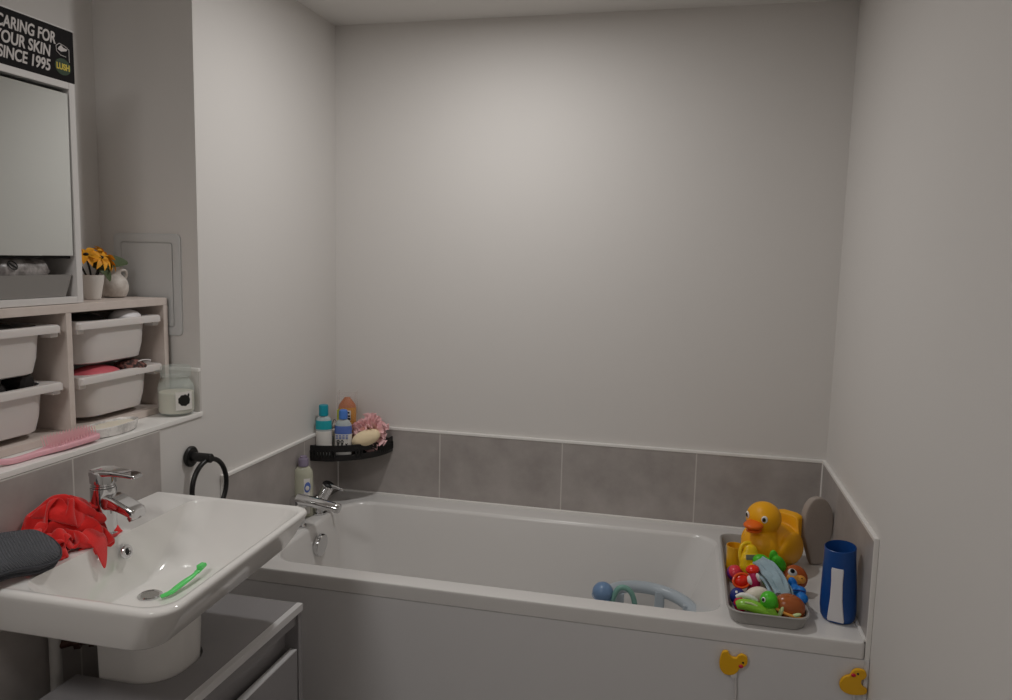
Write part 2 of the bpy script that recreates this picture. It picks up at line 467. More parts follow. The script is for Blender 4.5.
ped = thing('basin_pedestal', 'white ceramic half pedestal under the washbasin', 'pedestal', (.14, BC, .50))
k = MB()
def po(w, f, z): return z3(rr(.130, f, BC - w, BC + w, (.068, .002, .002, .068), 10), z)
k.loft([po(.079, .262, .46), po(.081, .267, .54), po(.084, .2715, .66), po(.085, .273, .6985)], True, True)
k.build('pedestal_shell', M['ceramic'], ped)

pv = thing('pipe_valve', 'dark pipe valve on the wall under the basin', 'pipe', (.04, -1.26, .61))
k = MB(); k.tube([(.025, -1.285, .52), (.025, -1.285, .728)], .011, 12); k.build('pipe_tail', M['pipe'], pv)
k = MB(); k.cyl((.03, -1.265, .622), (.085, -1.235, .622), .011, bev=.002); k.cyl((.045, -1.257, .622), (.055, -1.2515, .622), .017, n=6); k.cyl((.068, -1.2445, .622), (.076, -1.240, .622), .015, n=6)
k.cyl((.025, -1.285, .622), (.045, -1.257, .622), .009); k.build('valve_body', M['brass'], pv)

# basin mixer tap
bt = thing('basin_mixer_tap', 'chrome single lever tap at the back of the washbasin', 'tap', (.085, BC, .83))
TX = .086
k = MB()
k.lathe([(.027, 0), (.027, .004), (.0235, .007), (.0225, .03), (.0245, .06), (.0245, .094), (.0225, .0955)], (TX, BC, .8298), 32)
def spr(x, z, w, h, sl=0): return [Vector((x + sl * (q[1]), BC + q[0], z + q[1])) for q in rr(-w, w, -h, h, min(w, h) * .6, 4)]
k.loft([spr(TX, .897, .0215, .018), spr(.110, .898, .0215, .015), spr(.130, .893, .021, .0125), spr(.150, .885, .0205, .011), spr(.163, .8795, .0195, .0105), spr(.167, .878, .0165, .008)], True, True)
k.build('body', M['chrome'], bt)
k = MB(); k.cyl((.153, BC, .873), (.157, BC, .8645), .0135, .0125, bev=.001); k.build('spout_nozzle', M['satin'], bt)
k = MB()
k.lathe([(.023, 0), (.023, .003), (.021, .004), (.021, .007), (.0245, .009), (.0245, .028), (.022, .033), (0, .034)], (TX, BC, .9255), 32, cap1=False)
def lv(x, z, w, h): return [Vector((x, BC + q[0], z + q[1])) for q in rr(-w, w, -h, h, h * .7, 4)]
k.loft([lv(TX - .016, .9535, .020, .0075), lv(TX + .012, .956, .0215, .0075), (lv(.118, .956, .0165, .0055)), lv(.140, .955, .0150, .0048), lv(.163, .953, .0142, .0042), lv(.168, .9525, .011, .003)], True, True)
k.build('lever', M['chrome'], bt)

# ------------------------------------------------------------------ vanity cabinet
van = thing('vanity_cabinet', 'grey under-basin cabinet with a cut-out around the pedestal', 'cabinet', (.21, BC, 0))
vx0, vx1, vy0, vy1, vz = .085, .342, -1.520, -.905, .58
k = MB()
cu = rr(.10, .2715, BC - .0865, BC + .0865, (.070, .001, .001, .070), 10)
cu = [p for p in cu if p[0] > .12]
cut = [(vx0, BC + .0865)] + sorted([p for p in cu if p[1] >= BC], key=lambda p: (p[0], -p[1])) + sorted([p for p in cu if p[1] < BC], key=lambda p: (-p[0], -p[1])) + [(vx0, BC - .0865)]
out = [(vx0, vy0), (vx1 + .004, vy0), (vx1 + .004, vy1), (vx0, vy1)] + cut
k.loft([z3(out, vz - .016), z3(out, vz)], True, True)
k.build('top_board', M['vanity'], van, smooth=False)
k = MB(); k.box((vx1 + .0042, vy0, vz - .016), (vx1 + .0075, vy1, vz + .0014), .001); k.box((vx1 - .007, vy0, vz + .0001), (vx1 + .006, vy1, vz + .0013), .0005); k.build('edging', M['vanity_edge'], van)
k = MB()
for y in (vy0, vy1 - .016): k.box((vx0, y, 0), (vx1 + .004, y + .016, vz - .016), .0008)
k.box((vx0, vy0 + .016, .05), (vx1 - .02, vy1 - .016, .066))
k.box((vx1 - .034, vy0 + .016, .0), (vx1 - .03, vy1 - .016, vz - .016))
k.box((vx1 - .012, vy0 + .016, vz - .045), (vx1 - .002, vy1 - .016, vz - .018), .001)
k.build('carcass', M['vanity'], van, smooth=False)
for a, b in ((vy0 + .018, BC - .002), (BC + .002, vy1 - .018)):
    k = MB(); k.box((vx1 - .016, a, .05), (vx1 + .002, b, .474), .0015)
    d = k.build('door', M['vanity'], van)
    k = MB(); k.box((vx1 - .0155, a + .001, .4742), (vx1 + .0015, b - .001, .4775), .0008); k.build('door_edging', M['vanity_edge'], d)

# ------------------------------------------------------------------ towel ring
tr = thing('towel_ring', 'black towel ring on the white wall beside the basin', 'towel ring', (0, -.825, .88))
k = MB(); k.cyl((.0005, -.825, .882), (.011, -.825, .882), .026, bev=.003, n=36); k.build('wall_plate', M['black'], tr)
k = MB(); k.cyl((.008, -.825, .882), (.064, -.825, .882), .0115, bev=.002); k.build('post', M['black'], tr)
k = MB()
rc = Vector((.054, -.822, .808)); rv = .070
k.tube([(rc.x + .10 * rv * math.cos(a), rc.y + rv * .86 * math.cos(a), rc.z + rv * math.sin(a)) for a in [2 * PI * i / 48 for i in range(48)]], .0062, 12, closed=True)
k.build('ring', M['black'], tr)

# ------------------------------------------------------------------ access panel in the niche
ap = thing('access_panel', 'grey white access panel on the niche side wall behind the vase', 'access panel', (-.14, NY, 1.30))
k = MB(); T = frame((-.143, NY, 1.30), (1, 0, 0), (0, 0, 1))
o_ = rr(-.096, .096, -.127, .127, .012, 4); i_ = rr(-.074, .074, -.105, .105, .006, 4)
def pl(o, d): return [Vector((-.143 + p[0], NY - d, 1.302 + p[1])) for p in o]
k.loft([pl(o_, .0003), pl(o_, .004), pl(inset(o_, .004), .007), pl(inset(i_, -.004), .007), pl(i_, .0045), pl(i_, .002)], True, True)
k.build('frame', M['hatch'], ap)
k = MB(); k.loft([pl(inset(i_, .0015), .002), pl(inset(i_, .0015), .0055), pl(inset(i_, .003), .006)], True, True); k.build('door', M['hatch'], ap)

# ------------------------------------------------------------------ storage unit with bins
SX0, SX1 = NX + .004, -.080
su = thing('storage_unit', 'pale wooden shelf unit holding four white bins on the niche ledge', 'shelf unit', (-.18, -1.10, NZ))
k = MB(); k.box((SX0, -1.425, 1.253), (SX1, -.783, 1.271), .0012); k.build('top_board', M['wood'], su)
k = MB(); k.box((SX0, -1.425, NZ + .0005), (SX1, -.783, NZ + .016), .0012); k.build('base_board', M['wood'], su)
for a, b in ((-.799, -.783), (-1.1085, -1.0935), (-1.425, -1.410)):
    k = MB(); k.box((SX0, a, NZ + .016), (SX1, b, 1.253), .0012); k.build('upright', M['wood'], su)
k = MB(); k.box((SX0, -1.41, NZ + .016), (SX0 + .005, -.799, 1.253)); k.build('back_board', M['wood'], su)
for a in (-.799 - .006, -1.0935, -1.1085 - .006, -1.41):
    for z in (1.214, 1.094):
        k = MB(); k.box((SX0 + .01, a, z - .006), (SX1 - .012, a + .006, z), .001); k.build('runner', M['wood'], su)

def make_bin(loc, label):
    t = thing('storage_bin', label, 'bin', loc, group='white plastic storage bins')
    k = MB()
    hw, d = .1335, .186          # half width along y, depth along x (front at x=0)
    def R(w, f, b, z, r=.03): return z3(rr(-b, -f, -w, w, (r, .02, .02, r), 8), z)
    rg = [R(.098, .022, d - .02, -.082, .045), R(.104, .016, d - .015, -.079, .05), R(.108, .010, d - .01, -.05, .05), R(.111, .006, d - .008, 0, .05),
          R(.111, .006, d - .008, .006, .05)]
    rg += [R(.108, .010, d - .012, .006, .048), R(.105, .013, d - .015, -.05, .048), R(.098, .022, d - .022, -.078, .045)]
    k.loft(rg, True, True); k.build('tub', M['bin'], t, world=False)
    k = MB()
    ro = [R(hw, -.004, d, 0, .008), R(hw, -.004, d, .012, .008), R(hw - .003, -.001, d - .003, .016, .008), R(.109, .010, d - .012, .016, .045), R(.109, .010, d - .012, 0, .045)]
    k.loft(ro + [ro[0]], False, False); 
    lp = k.build('rim', M['bin'], t, world=False)
    for s in (-1, 1):
        k = MB(); k.box((-.03, s * .121 - .010, -.010), (-.004, s * .121 + .010, .001), .002); k.build('rim_lug', M['bin'], lp, world=False)
    return t
BR, BL = -.9462, -1.2592
b1 = make_bin((-.079, BR, 1.2145), 'upper right white storage bin, with a white rounded object on top')
copy_thing(b1, (-.079, BR, 1.0945), 'lower right white storage bin, holding a rose coloured case')
copy_thing(b1, (-.079, BL, 1.2145), 'upper left white storage bin, nearest under the grey tray')
copy_thing(b1, (-.079, BL, 1.0945), 'lower left white storage bin, with dark rolled things heaped in it')

def lump(name, c, r, m, label, cat, rot=(0, 0, 0), amp=.15, fr=30, group=None, u=28, w=18, parent=None):
    k = MB(); k.ell((0, 0, 0), r, rot, u=u, w=w)
    for i, p in enumerate(k.v):
        q = p + Vector(c)
        d = noise.noise(q * fr) * amp
        k.v[i] = q + p * d
    o = k.build(name, m, angle=180)
    if label: tag(o, label, cat, group)
    return o
lump('dark_cloth', (-.150, -1.00, 1.224), (.055, .062, .018), M['fabric_dark'], 'black cloth bundle in the upper right bin', 'cloth', fr=50)
lump('white_pouch', (-.115, -.892, 1.228), (.030, .042, .0195), M['white'], 'white rounded pouch in the upper right bin', 'pouch', fr=12, amp=.06)
lump('rose_case', (-.125, -.985, 1.102), (.045, .068, .0225), M['fabric_rose'], 'rose coloured soft case in the lower right bin', 'case', fr=14, amp=.08)
lump('checked_cloth', (-.115, -.884, 1.106), (.040, .036, .022), M['check'], 'brown checked cloth in the lower right bin', 'cloth', fr=40)
lump('dark_roll', (-.140, -1.290, 1.106), (.045, .075, .028), M['fabric_dark'], 'black folded cloth in the lower left bin', 'cloth', fr=40)
k = MB(); k.cyl((-.150, -1.196, 1.118), (-.105, -1.184, 1.114), .0225, bev=.006); k.v = [p + Vector((0, 0, -.002)) for p in k.v]
tag(k.build('round_brush', M['fabric_dark']), 'dark round bristle brush end in the lower left bin', 'brush')
lump('charcoal_cloth', (-.135, -1.265, 1.224), (.050, .072, .019), M['fabric_dark'], 'charcoal cloth in the upper left bin', 'cloth', fr=45)
k = MB(); k.tube(spline([(-.10, -.905, 1.113), (-.088, -.875, 1.124), (-.086, -.845, 1.121), (-.10, -.842, 1.115), (-.13, -.845, 1.113)]), .0016, 8)
tag(k.build('white_cable', M['cord']), 'thin white cable lying on the rim of the lower right bin', 'cable')

# ------------------------------------------------------------------ mirror cabinet with sign
CX0, CX1 = -.215, -.088
mc = thing('mirror_cabinet', 'white mirror cabinet with an open shelf, standing on the pale shelf unit', 'cabinet', (-.15, -1.28, 1.2715))
ct, cb, cr, cl = 1.730, 1.272, -1.049, -1.500
k = MB()
k.box((CX0, cr - .016, cb), (CX1, cr, ct), .001); k.box((CX0, cl, cb), (CX1, cl + .016, ct), .001)
k.box((CX0, cl + .016, ct - .014), (CX1, cr - .016, ct), .001); k.box((CX0, cl + .016, cb), (CX1, cr - .016, cb + .014), .001)
k.box((CX0, cl + .016, cb + .014), (CX0 + .004, cr - .016, ct - .014))
k.build('carcass', M['white_paint'], mc, smooth=False)
k = MB(); k.box((CX0 + .004, cl + .016, 1.372), (CX1 - .02, cr - .016, 1.382)); k.build('inner_shelf', M['white_paint'], mc, smooth=False)
k = MB(); k.box((CX1 - .013, cl + .022, 1.372), (CX1 - .002, cr - .0215, 1.7065), .001)
_c = Vector((CX1 - .0075, -1.28, 1.372))
for i, p in enumerate(k.v): k.v[i] = Vector((p.x + (p.z - 1.372) * .010, p.y, p.z))
md = k.build('mirror_door', M['mirror'], mc, smooth=False)
k = MB(); k.box((CX1 - .016, cl + .019, 1.366), (CX1 - .0135, cr - .0175, 1.7115)); k.build('door_gap_shade', M['dark'], md)  # black sheet that paints the shaded gap around the mirror

sg = thing('cabinet_sign', 'black sign with white hand lettering on top of the mirror cabinet', 'sign', (-.09, -1.28, 1.725))
k = MB(); k.box((-.100, -1.505, 1.7305), (-.089, -1.0465, 1.834), .0012); k.build('board', M['sign'], sg)
k = MB(); k.box((-.101, -1.505, 1.8342), (-.0875, -1.046, 1.8365), .0006); k.build('top_edge', M['white_paint'], sg)
def sT(y, z, tilt=0.0): return frame((-.0886, y, z), (0, 1, tilt), (0, -tilt, 1))
text_mesh('lettering', 'CARING FOR', .139, .0235, sT(-1.2340, 1.799), M['chalk'], sg, .18, .02)
text_mesh('lettering', 'YOUR SKIN', .131, .0235, sT(-1.2390, 1.7705), M['chalk'], sg, .18, .02)
text_mesh('lettering', 'SINCE 1995', .124, .0235, sT(-1.2340, 1.7420), M['chalk'], sg, .18, .02)
k = MB(); T = frame((-.0888, -1.078, 1.7585), (0, 1, 0), (0, 0, 1))
k.lathe([(.021, 0), (.021, .0004)], n=36, mat4=T @ Matrix.Diagonal((1, .78, 1, 1))); k.build('logo_oval', M['signgreen'], sg)
text_mesh('logo_word', 'LUSH', .034, .013, frame((-.0883, -1.095, 1.752), (0, 1, 0), (0, 0, 1)), M['signyellow'], sg, 0, .03)
k = MB(); T = frame((-.0888, -1.077, 1.777), (0, 1, 0), (0, 0, 1))
def pd(y, z): return T @ Vector((y, z, .0003))
k.tube([pd(-.017, .020), pd(-.016, .010), pd(-.006, .004), pd(.008, .003)], .0007, 6); k.tube([pd(.017, .019), pd(.0165, .006), pd(.017, -.006)], .0007, 6)
k.tube([pd(-.017, .020), pd(-.008, .0265), pd(.006, .024), pd(.017, .019)], .0007, 6)
k.add([pd(-.013, .014), pd(-.004, .011), pd(.010, .015), pd(.013, .019), pd(.002, .020), pd(-.003, .0245), pd(-.010, .019)], [(0, 1, 2, 3, 4, 5, 6)])
k.build('logo_pot', M['chalk'], sg)

ty = thing('cabinet_tray', 'grey open tray on the bottom shelf of the mirror cabinet', 'tray', (-.15, -1.28, 1.2865))
def tq(w0, w1, f, b, z): return z3(rr(b, f, w0, w1, .002, 2), z)
k = MB(); k.loft([tq(-1.462, -1.084, -.100, -.205, 1.2868), tq(-1.474, -1.069, -.096, -.208, 1.333), tq(-1.471, -1.072, -.099, -.205, 1.333), tq(-1.46, -1.087, -.103, -.202, 1.2895)], True, True)
k.build('tray_shell', M['tray'], ty, angle=20)
rl = thing('wrapped_roll', 'clear wrapped roll with a dark round symbol lying in the grey tray', 'roll', (-.14, -1.22, 1.33))
k = MB()
pts = [(-.128, -1.45 + .352 * i / 24, 1.3405) for i in range(25)]
k.tube(pts, [.004 if i == 24 else (.012 if i == 23 else .0265 + .0014 * math.sin(i * 2.1)) for i in range(25)], 20)
k.build('wrapper', M['pack'], rl)
k = MB(); T = frame((-.1025, -1.212, 1.3525), (0, 1, 0), (-.5, 0, .85))
k.tube([T @ Vector((.0095 * math.cos(a), .0095 * math.sin(a), .0005)) for a in [2 * PI * i / 24 for i in range(24)]], .0013, 6, closed=True)
k.tube([T @ Vector((-.006, .006, .0006)), T @ Vector((.006, -.006, .0006))], .002, 6)
k.build('round_symbol', M['ink'], rl)

# ------------------------------------------------------------------ plant, jug, candle, soap dish, brush
pp = thing('flower_pot', 'white pot of orange artificial flowers beside the mirror cabinet', 'potted plant', (-.162, -.940, 1.2715))
k = MB(); c = (-.160, -.942, 1.2716)
k.lathe([(.017, 0), (.0178, .001), (.0185, .004), (.0258, .046), (.0262, .056), (.0248, .0565), (.0235, .049), (.0225, .044)], c, 28)
k.build('pot', M['pot'], pp)
k = MB()
heads = [((-.150, -.968, 1.372), (.35, -.35, .8), .032), ((-.150, -.925, 1.366), (.6, .1, .7), .030), ((-.172, -.888, 1.367), (.3, .75, .55), .034), ((-.19, -.96, 1.381), (0, -.2, 1), .026)]
for h, d, r in heads:
    k.tube(spline([(c[0], c[1], 1.30), (c[0] * .5 + h[0] * .5, c[1] * .5 + h[1] * .5 + .004, 1.335), h]), .0022, 8)
k.build('stems', M['stem'], pp)
rnd = random.Random(4)
for h, d, r in heads:
    k = MB(); z = Vector(d).normalized(); T = Matrix.Translation(h) @ z.to_track_quat('Z', 'X').to_matrix().to_4x4()
    for i in range(11):
        a = 2 * PI * i / 11 + rnd.uniform(-.1, .1); rr_ = r * rnd.uniform(.85, 1.1); dr_ = rnd.uniform(-.6, .05)
        R2 = T @ Matrix.Rotation(a, 4, 'Z')
        L = []
        for j in range(6):
            t = j / 5; w = r * .24 * math.sin(PI * min(1, t * .93 + .07)) ** .8
            x = .004 + rr_ * t; zz = .003 + .35 * r * t * (1 - t) * 2 + dr_ * r * t * t
            L.append([R2 @ Vector((x, -w, zz)), R2 @ Vector((x, 0, zz - w * .35)), R2 @ Vector((x, w, zz)), R2 @ Vector((x, 0, zz - w * .35 - .0008))])
        k.loft(L, True, True)
    fo = k.build('flower_head', M['orange_petal'], pp)
    k = MB(); k.ell(T @ Vector((0, 0, .004)), (.006, .006, .004)); k.build('flower_eye', M['stem'], fo)
def leafm(k, a, mid, b, w, up=(0, 0, 1)):
    P = spline([a, mid, b], 6); L = []
    for i, p in enumerate(P):
        t = i / (len(P) - 1); ww = w * math.sin(PI * (t * .94 + .04)) ** .75
        tg = (P[min(i + 1, len(P) - 1)] - P[max(i - 1, 0)]).normalized(); s_ = tg.cross(Vector(up)).normalized(); nn = s_.cross(tg)
        L.append([p - s_ * ww + nn * ww * .25, p, p + s_ * ww + nn * ww * .25, p - nn * .0009])
    k.loft(L, True, True)
k = MB(); leafm(k, (-.170, -.925, 1.345), (-.166, -.885, 1.357), (-.160, -.822, 1.357), .020, (.7, -.2, .6)); leafm(k, (-.165, -.925, 1.345), (-.156, -.905, 1.337), (-.152, -.893, 1.312), .014, (.9, .1, .2))
k.build('leaves', M['leaf'], pp)

jg = thing('small_jug', 'round speckled stoneware jug beside the white flower pot', 'jug', (-.178, -.846, 1.2715))
k = MB(); jc = (-.180, -.848, 1.2716)
k.lathe([(.020, 0), (.027, .003), (.0325, .016), (.0335, .028), (.030, .041), (.022, .051), (.0165, .056), (.0165, .062), (.020, .070), (.0215, .0735), (.0195, .0735), (.0145, .063), (.0145, .055), (.022, .040)], jc, 32)
k.build('jug_body', M['jug'], jg)
k = MB(); k.tube(spline([(-.178, -.829, 1.336), (-.176, -.812, 1.336), (-.176, -.808, 1.325), (-.178, -.816, 1.310)], 6), .0035, 10); k.build('handle', M['jug'], jg)

cj = thing('candle_jar', 'glass jar candle with cream wax at the right end of the ledge', 'candle', (-.036, -.817, NZ))
jc = (-.036, -.8185, NZ + .0006)
k = MB()
k.lathe([(.034, 0), (.040, .003), (.0425, .010), (.0425, .068), (.040, .078), (.033, .086), (.031, .092), (.0325, .095),
         (.0305, .095), (.029, .091), (.031, .084), (.038, .076), (.0405, .066), (.0405, .010), (.038, .006), (.0, .006)], jc, 40, cap1=False)
k.build('glass_jar', M['glass'], cj)
k = MB(); k.lathe([(.038, .0065), (.0401, .010), (.0401, .056), (.038, .0572), (0, .0565)], jc, 40, cap1=False); k.build('wax', M['wax'], cj)
k = MB(); k.lathe([(.0285, .0955), (.034, .0955), (.036, .0985), (.036, .117), (.033, .121), (.026, .1225), (.02, .1225), (0, .122)], jc, 36, cap1=False)
k.build('lid', M['glass'], cj)
k = MB(); a0 = -.98
def lb(a, z, r): return Vector((jc[0] + r * math.cos(a), jc[1] + r * math.sin(a), jc[2] + z))
k.loft([[lb(a0 + i * .09, .016, .0430) for i in range(12)], [lb(a0 + i * .09, .061, .0430) for i in range(12)]], False, False, closed=False)
la = k.build('label_sticker', M['paper'], cj)
k = MB(); rnd = random.Random(2)
for i in range(9):
    an = i * .7; q = (a0 + .48 + .24 * math.cos(an), .040 + .0095 * math.sin(an))
    k.ell(lb(q[0], q[1], .0431), (.0052, .0052, .0052)); 
k.ell(lb(a0 + .48, .040, .0431), (.006, .006, .008))
for i in range(3): k.ell(lb(a0 + .74, .034 + .009 * i, .0431), (.003, .003, .004))
k.v = [Vector((p.x, p.y, p.z)) if True else p for p in k.v]
for i, p in enumerate(k.v):
    d = Vector((p.x - jc[0], p.y - jc[1], 0)); L = d.length; d.normalize(); nl = .0432 + (L - .0431) * .06
    k.v[i] = Vector((jc[0] + d.x * nl, jc[1] + d.y * nl, p.z))
k.build('black_flower_print', M['ink'], la)
k = MB()
for s in (-1, 1): k.tube(spline([lb(PI * 1.05 + s * .05, .106, .0365), lb(PI * 1.05 + s * .07, .092, .037), lb(PI * 1.05, .080, .0425), lb(PI * 1.05, .068, .044)], 5), .0012, 6)
k.build('wire_clasp', M['satin'], cj)

sd = thing('soap_dish', 'oval marbled soap dish on the niche ledge by the pink brush', 'soap dish', (-.032, -1.050, NZ))
k = MB()
def ov_(s, z, ex=1.0): return [Vector((-.039 + .033 * s * math.cos(a), -1.040 + .078 * s * math.sin(a), z)) for a in [2 * PI * i / 40 for i in range(40)]]
k.loft([ov_(.86, NZ + .0005), ov_(.94, NZ + .003), ov_(1, NZ + .018), ov_(1.0, NZ + .0215), ov_(.95, NZ + .0225), ov_(.9, NZ + .020), ov_(.86, NZ + .012)], True, True)
k.build('dish', M['marble'], sd)
k = MB(); k.loft([ov_(.84, NZ + .0122), ov_(.84, NZ + .0175), ov_(.78, NZ + .019), ov_(.4, NZ + .0196)], True, True)
tag(k.build('soap_bar', M['wax']), 'pale cream soap lying in the oval marbled dish', 'soap')

hb = thing('pink_hairbrush', 'pink detangling hairbrush lying on the niche ledge above the red cloth', 'hairbrush', (-.03, -1.22, NZ))
k = MB()
P_ = spline([(-.034, -1.345, .998), (-.026, -1.31, .9915), (-.024, -1.255, .9925), (-.024, -1.20, .994), (-.022, -1.15, .995), (-.020, -1.108, .9965)], 6)
nn = len(P_)
wd = []
for i in range(nn):
    t = i / (nn - 1)
    wd.append(.0065 + .012 * max(0, min(1, (t - .38) / .22)) * (1 if t < .9 else math.sqrt(max(.05, 1 - ((t - .9) / .11) ** 2))))
rings = []
for i, p in enumerate(P_):
    w = wd[i]; h = .0058
    rings.append([Vector((p.x + q[0], p.y, p.z + q[1])) for q in rr(-w, w, -h, h, .004, 3)])
k.loft(rings, True, True); k.build('handle_and_back', M['pink'], hb)
k = MB()
for j in range(15):
    for r_ in range(5):
        y = -1.228 + j * .0080; x = -.022 + (r_ - 2) * .0062
        k.tube([(x, y, .999), (x - .004, y - .002, 1.020)], [.0009, .0006], 5)
bs = k.build('bristles', M['pinkbrist'], hb); bs['kind'] = 'stuff'

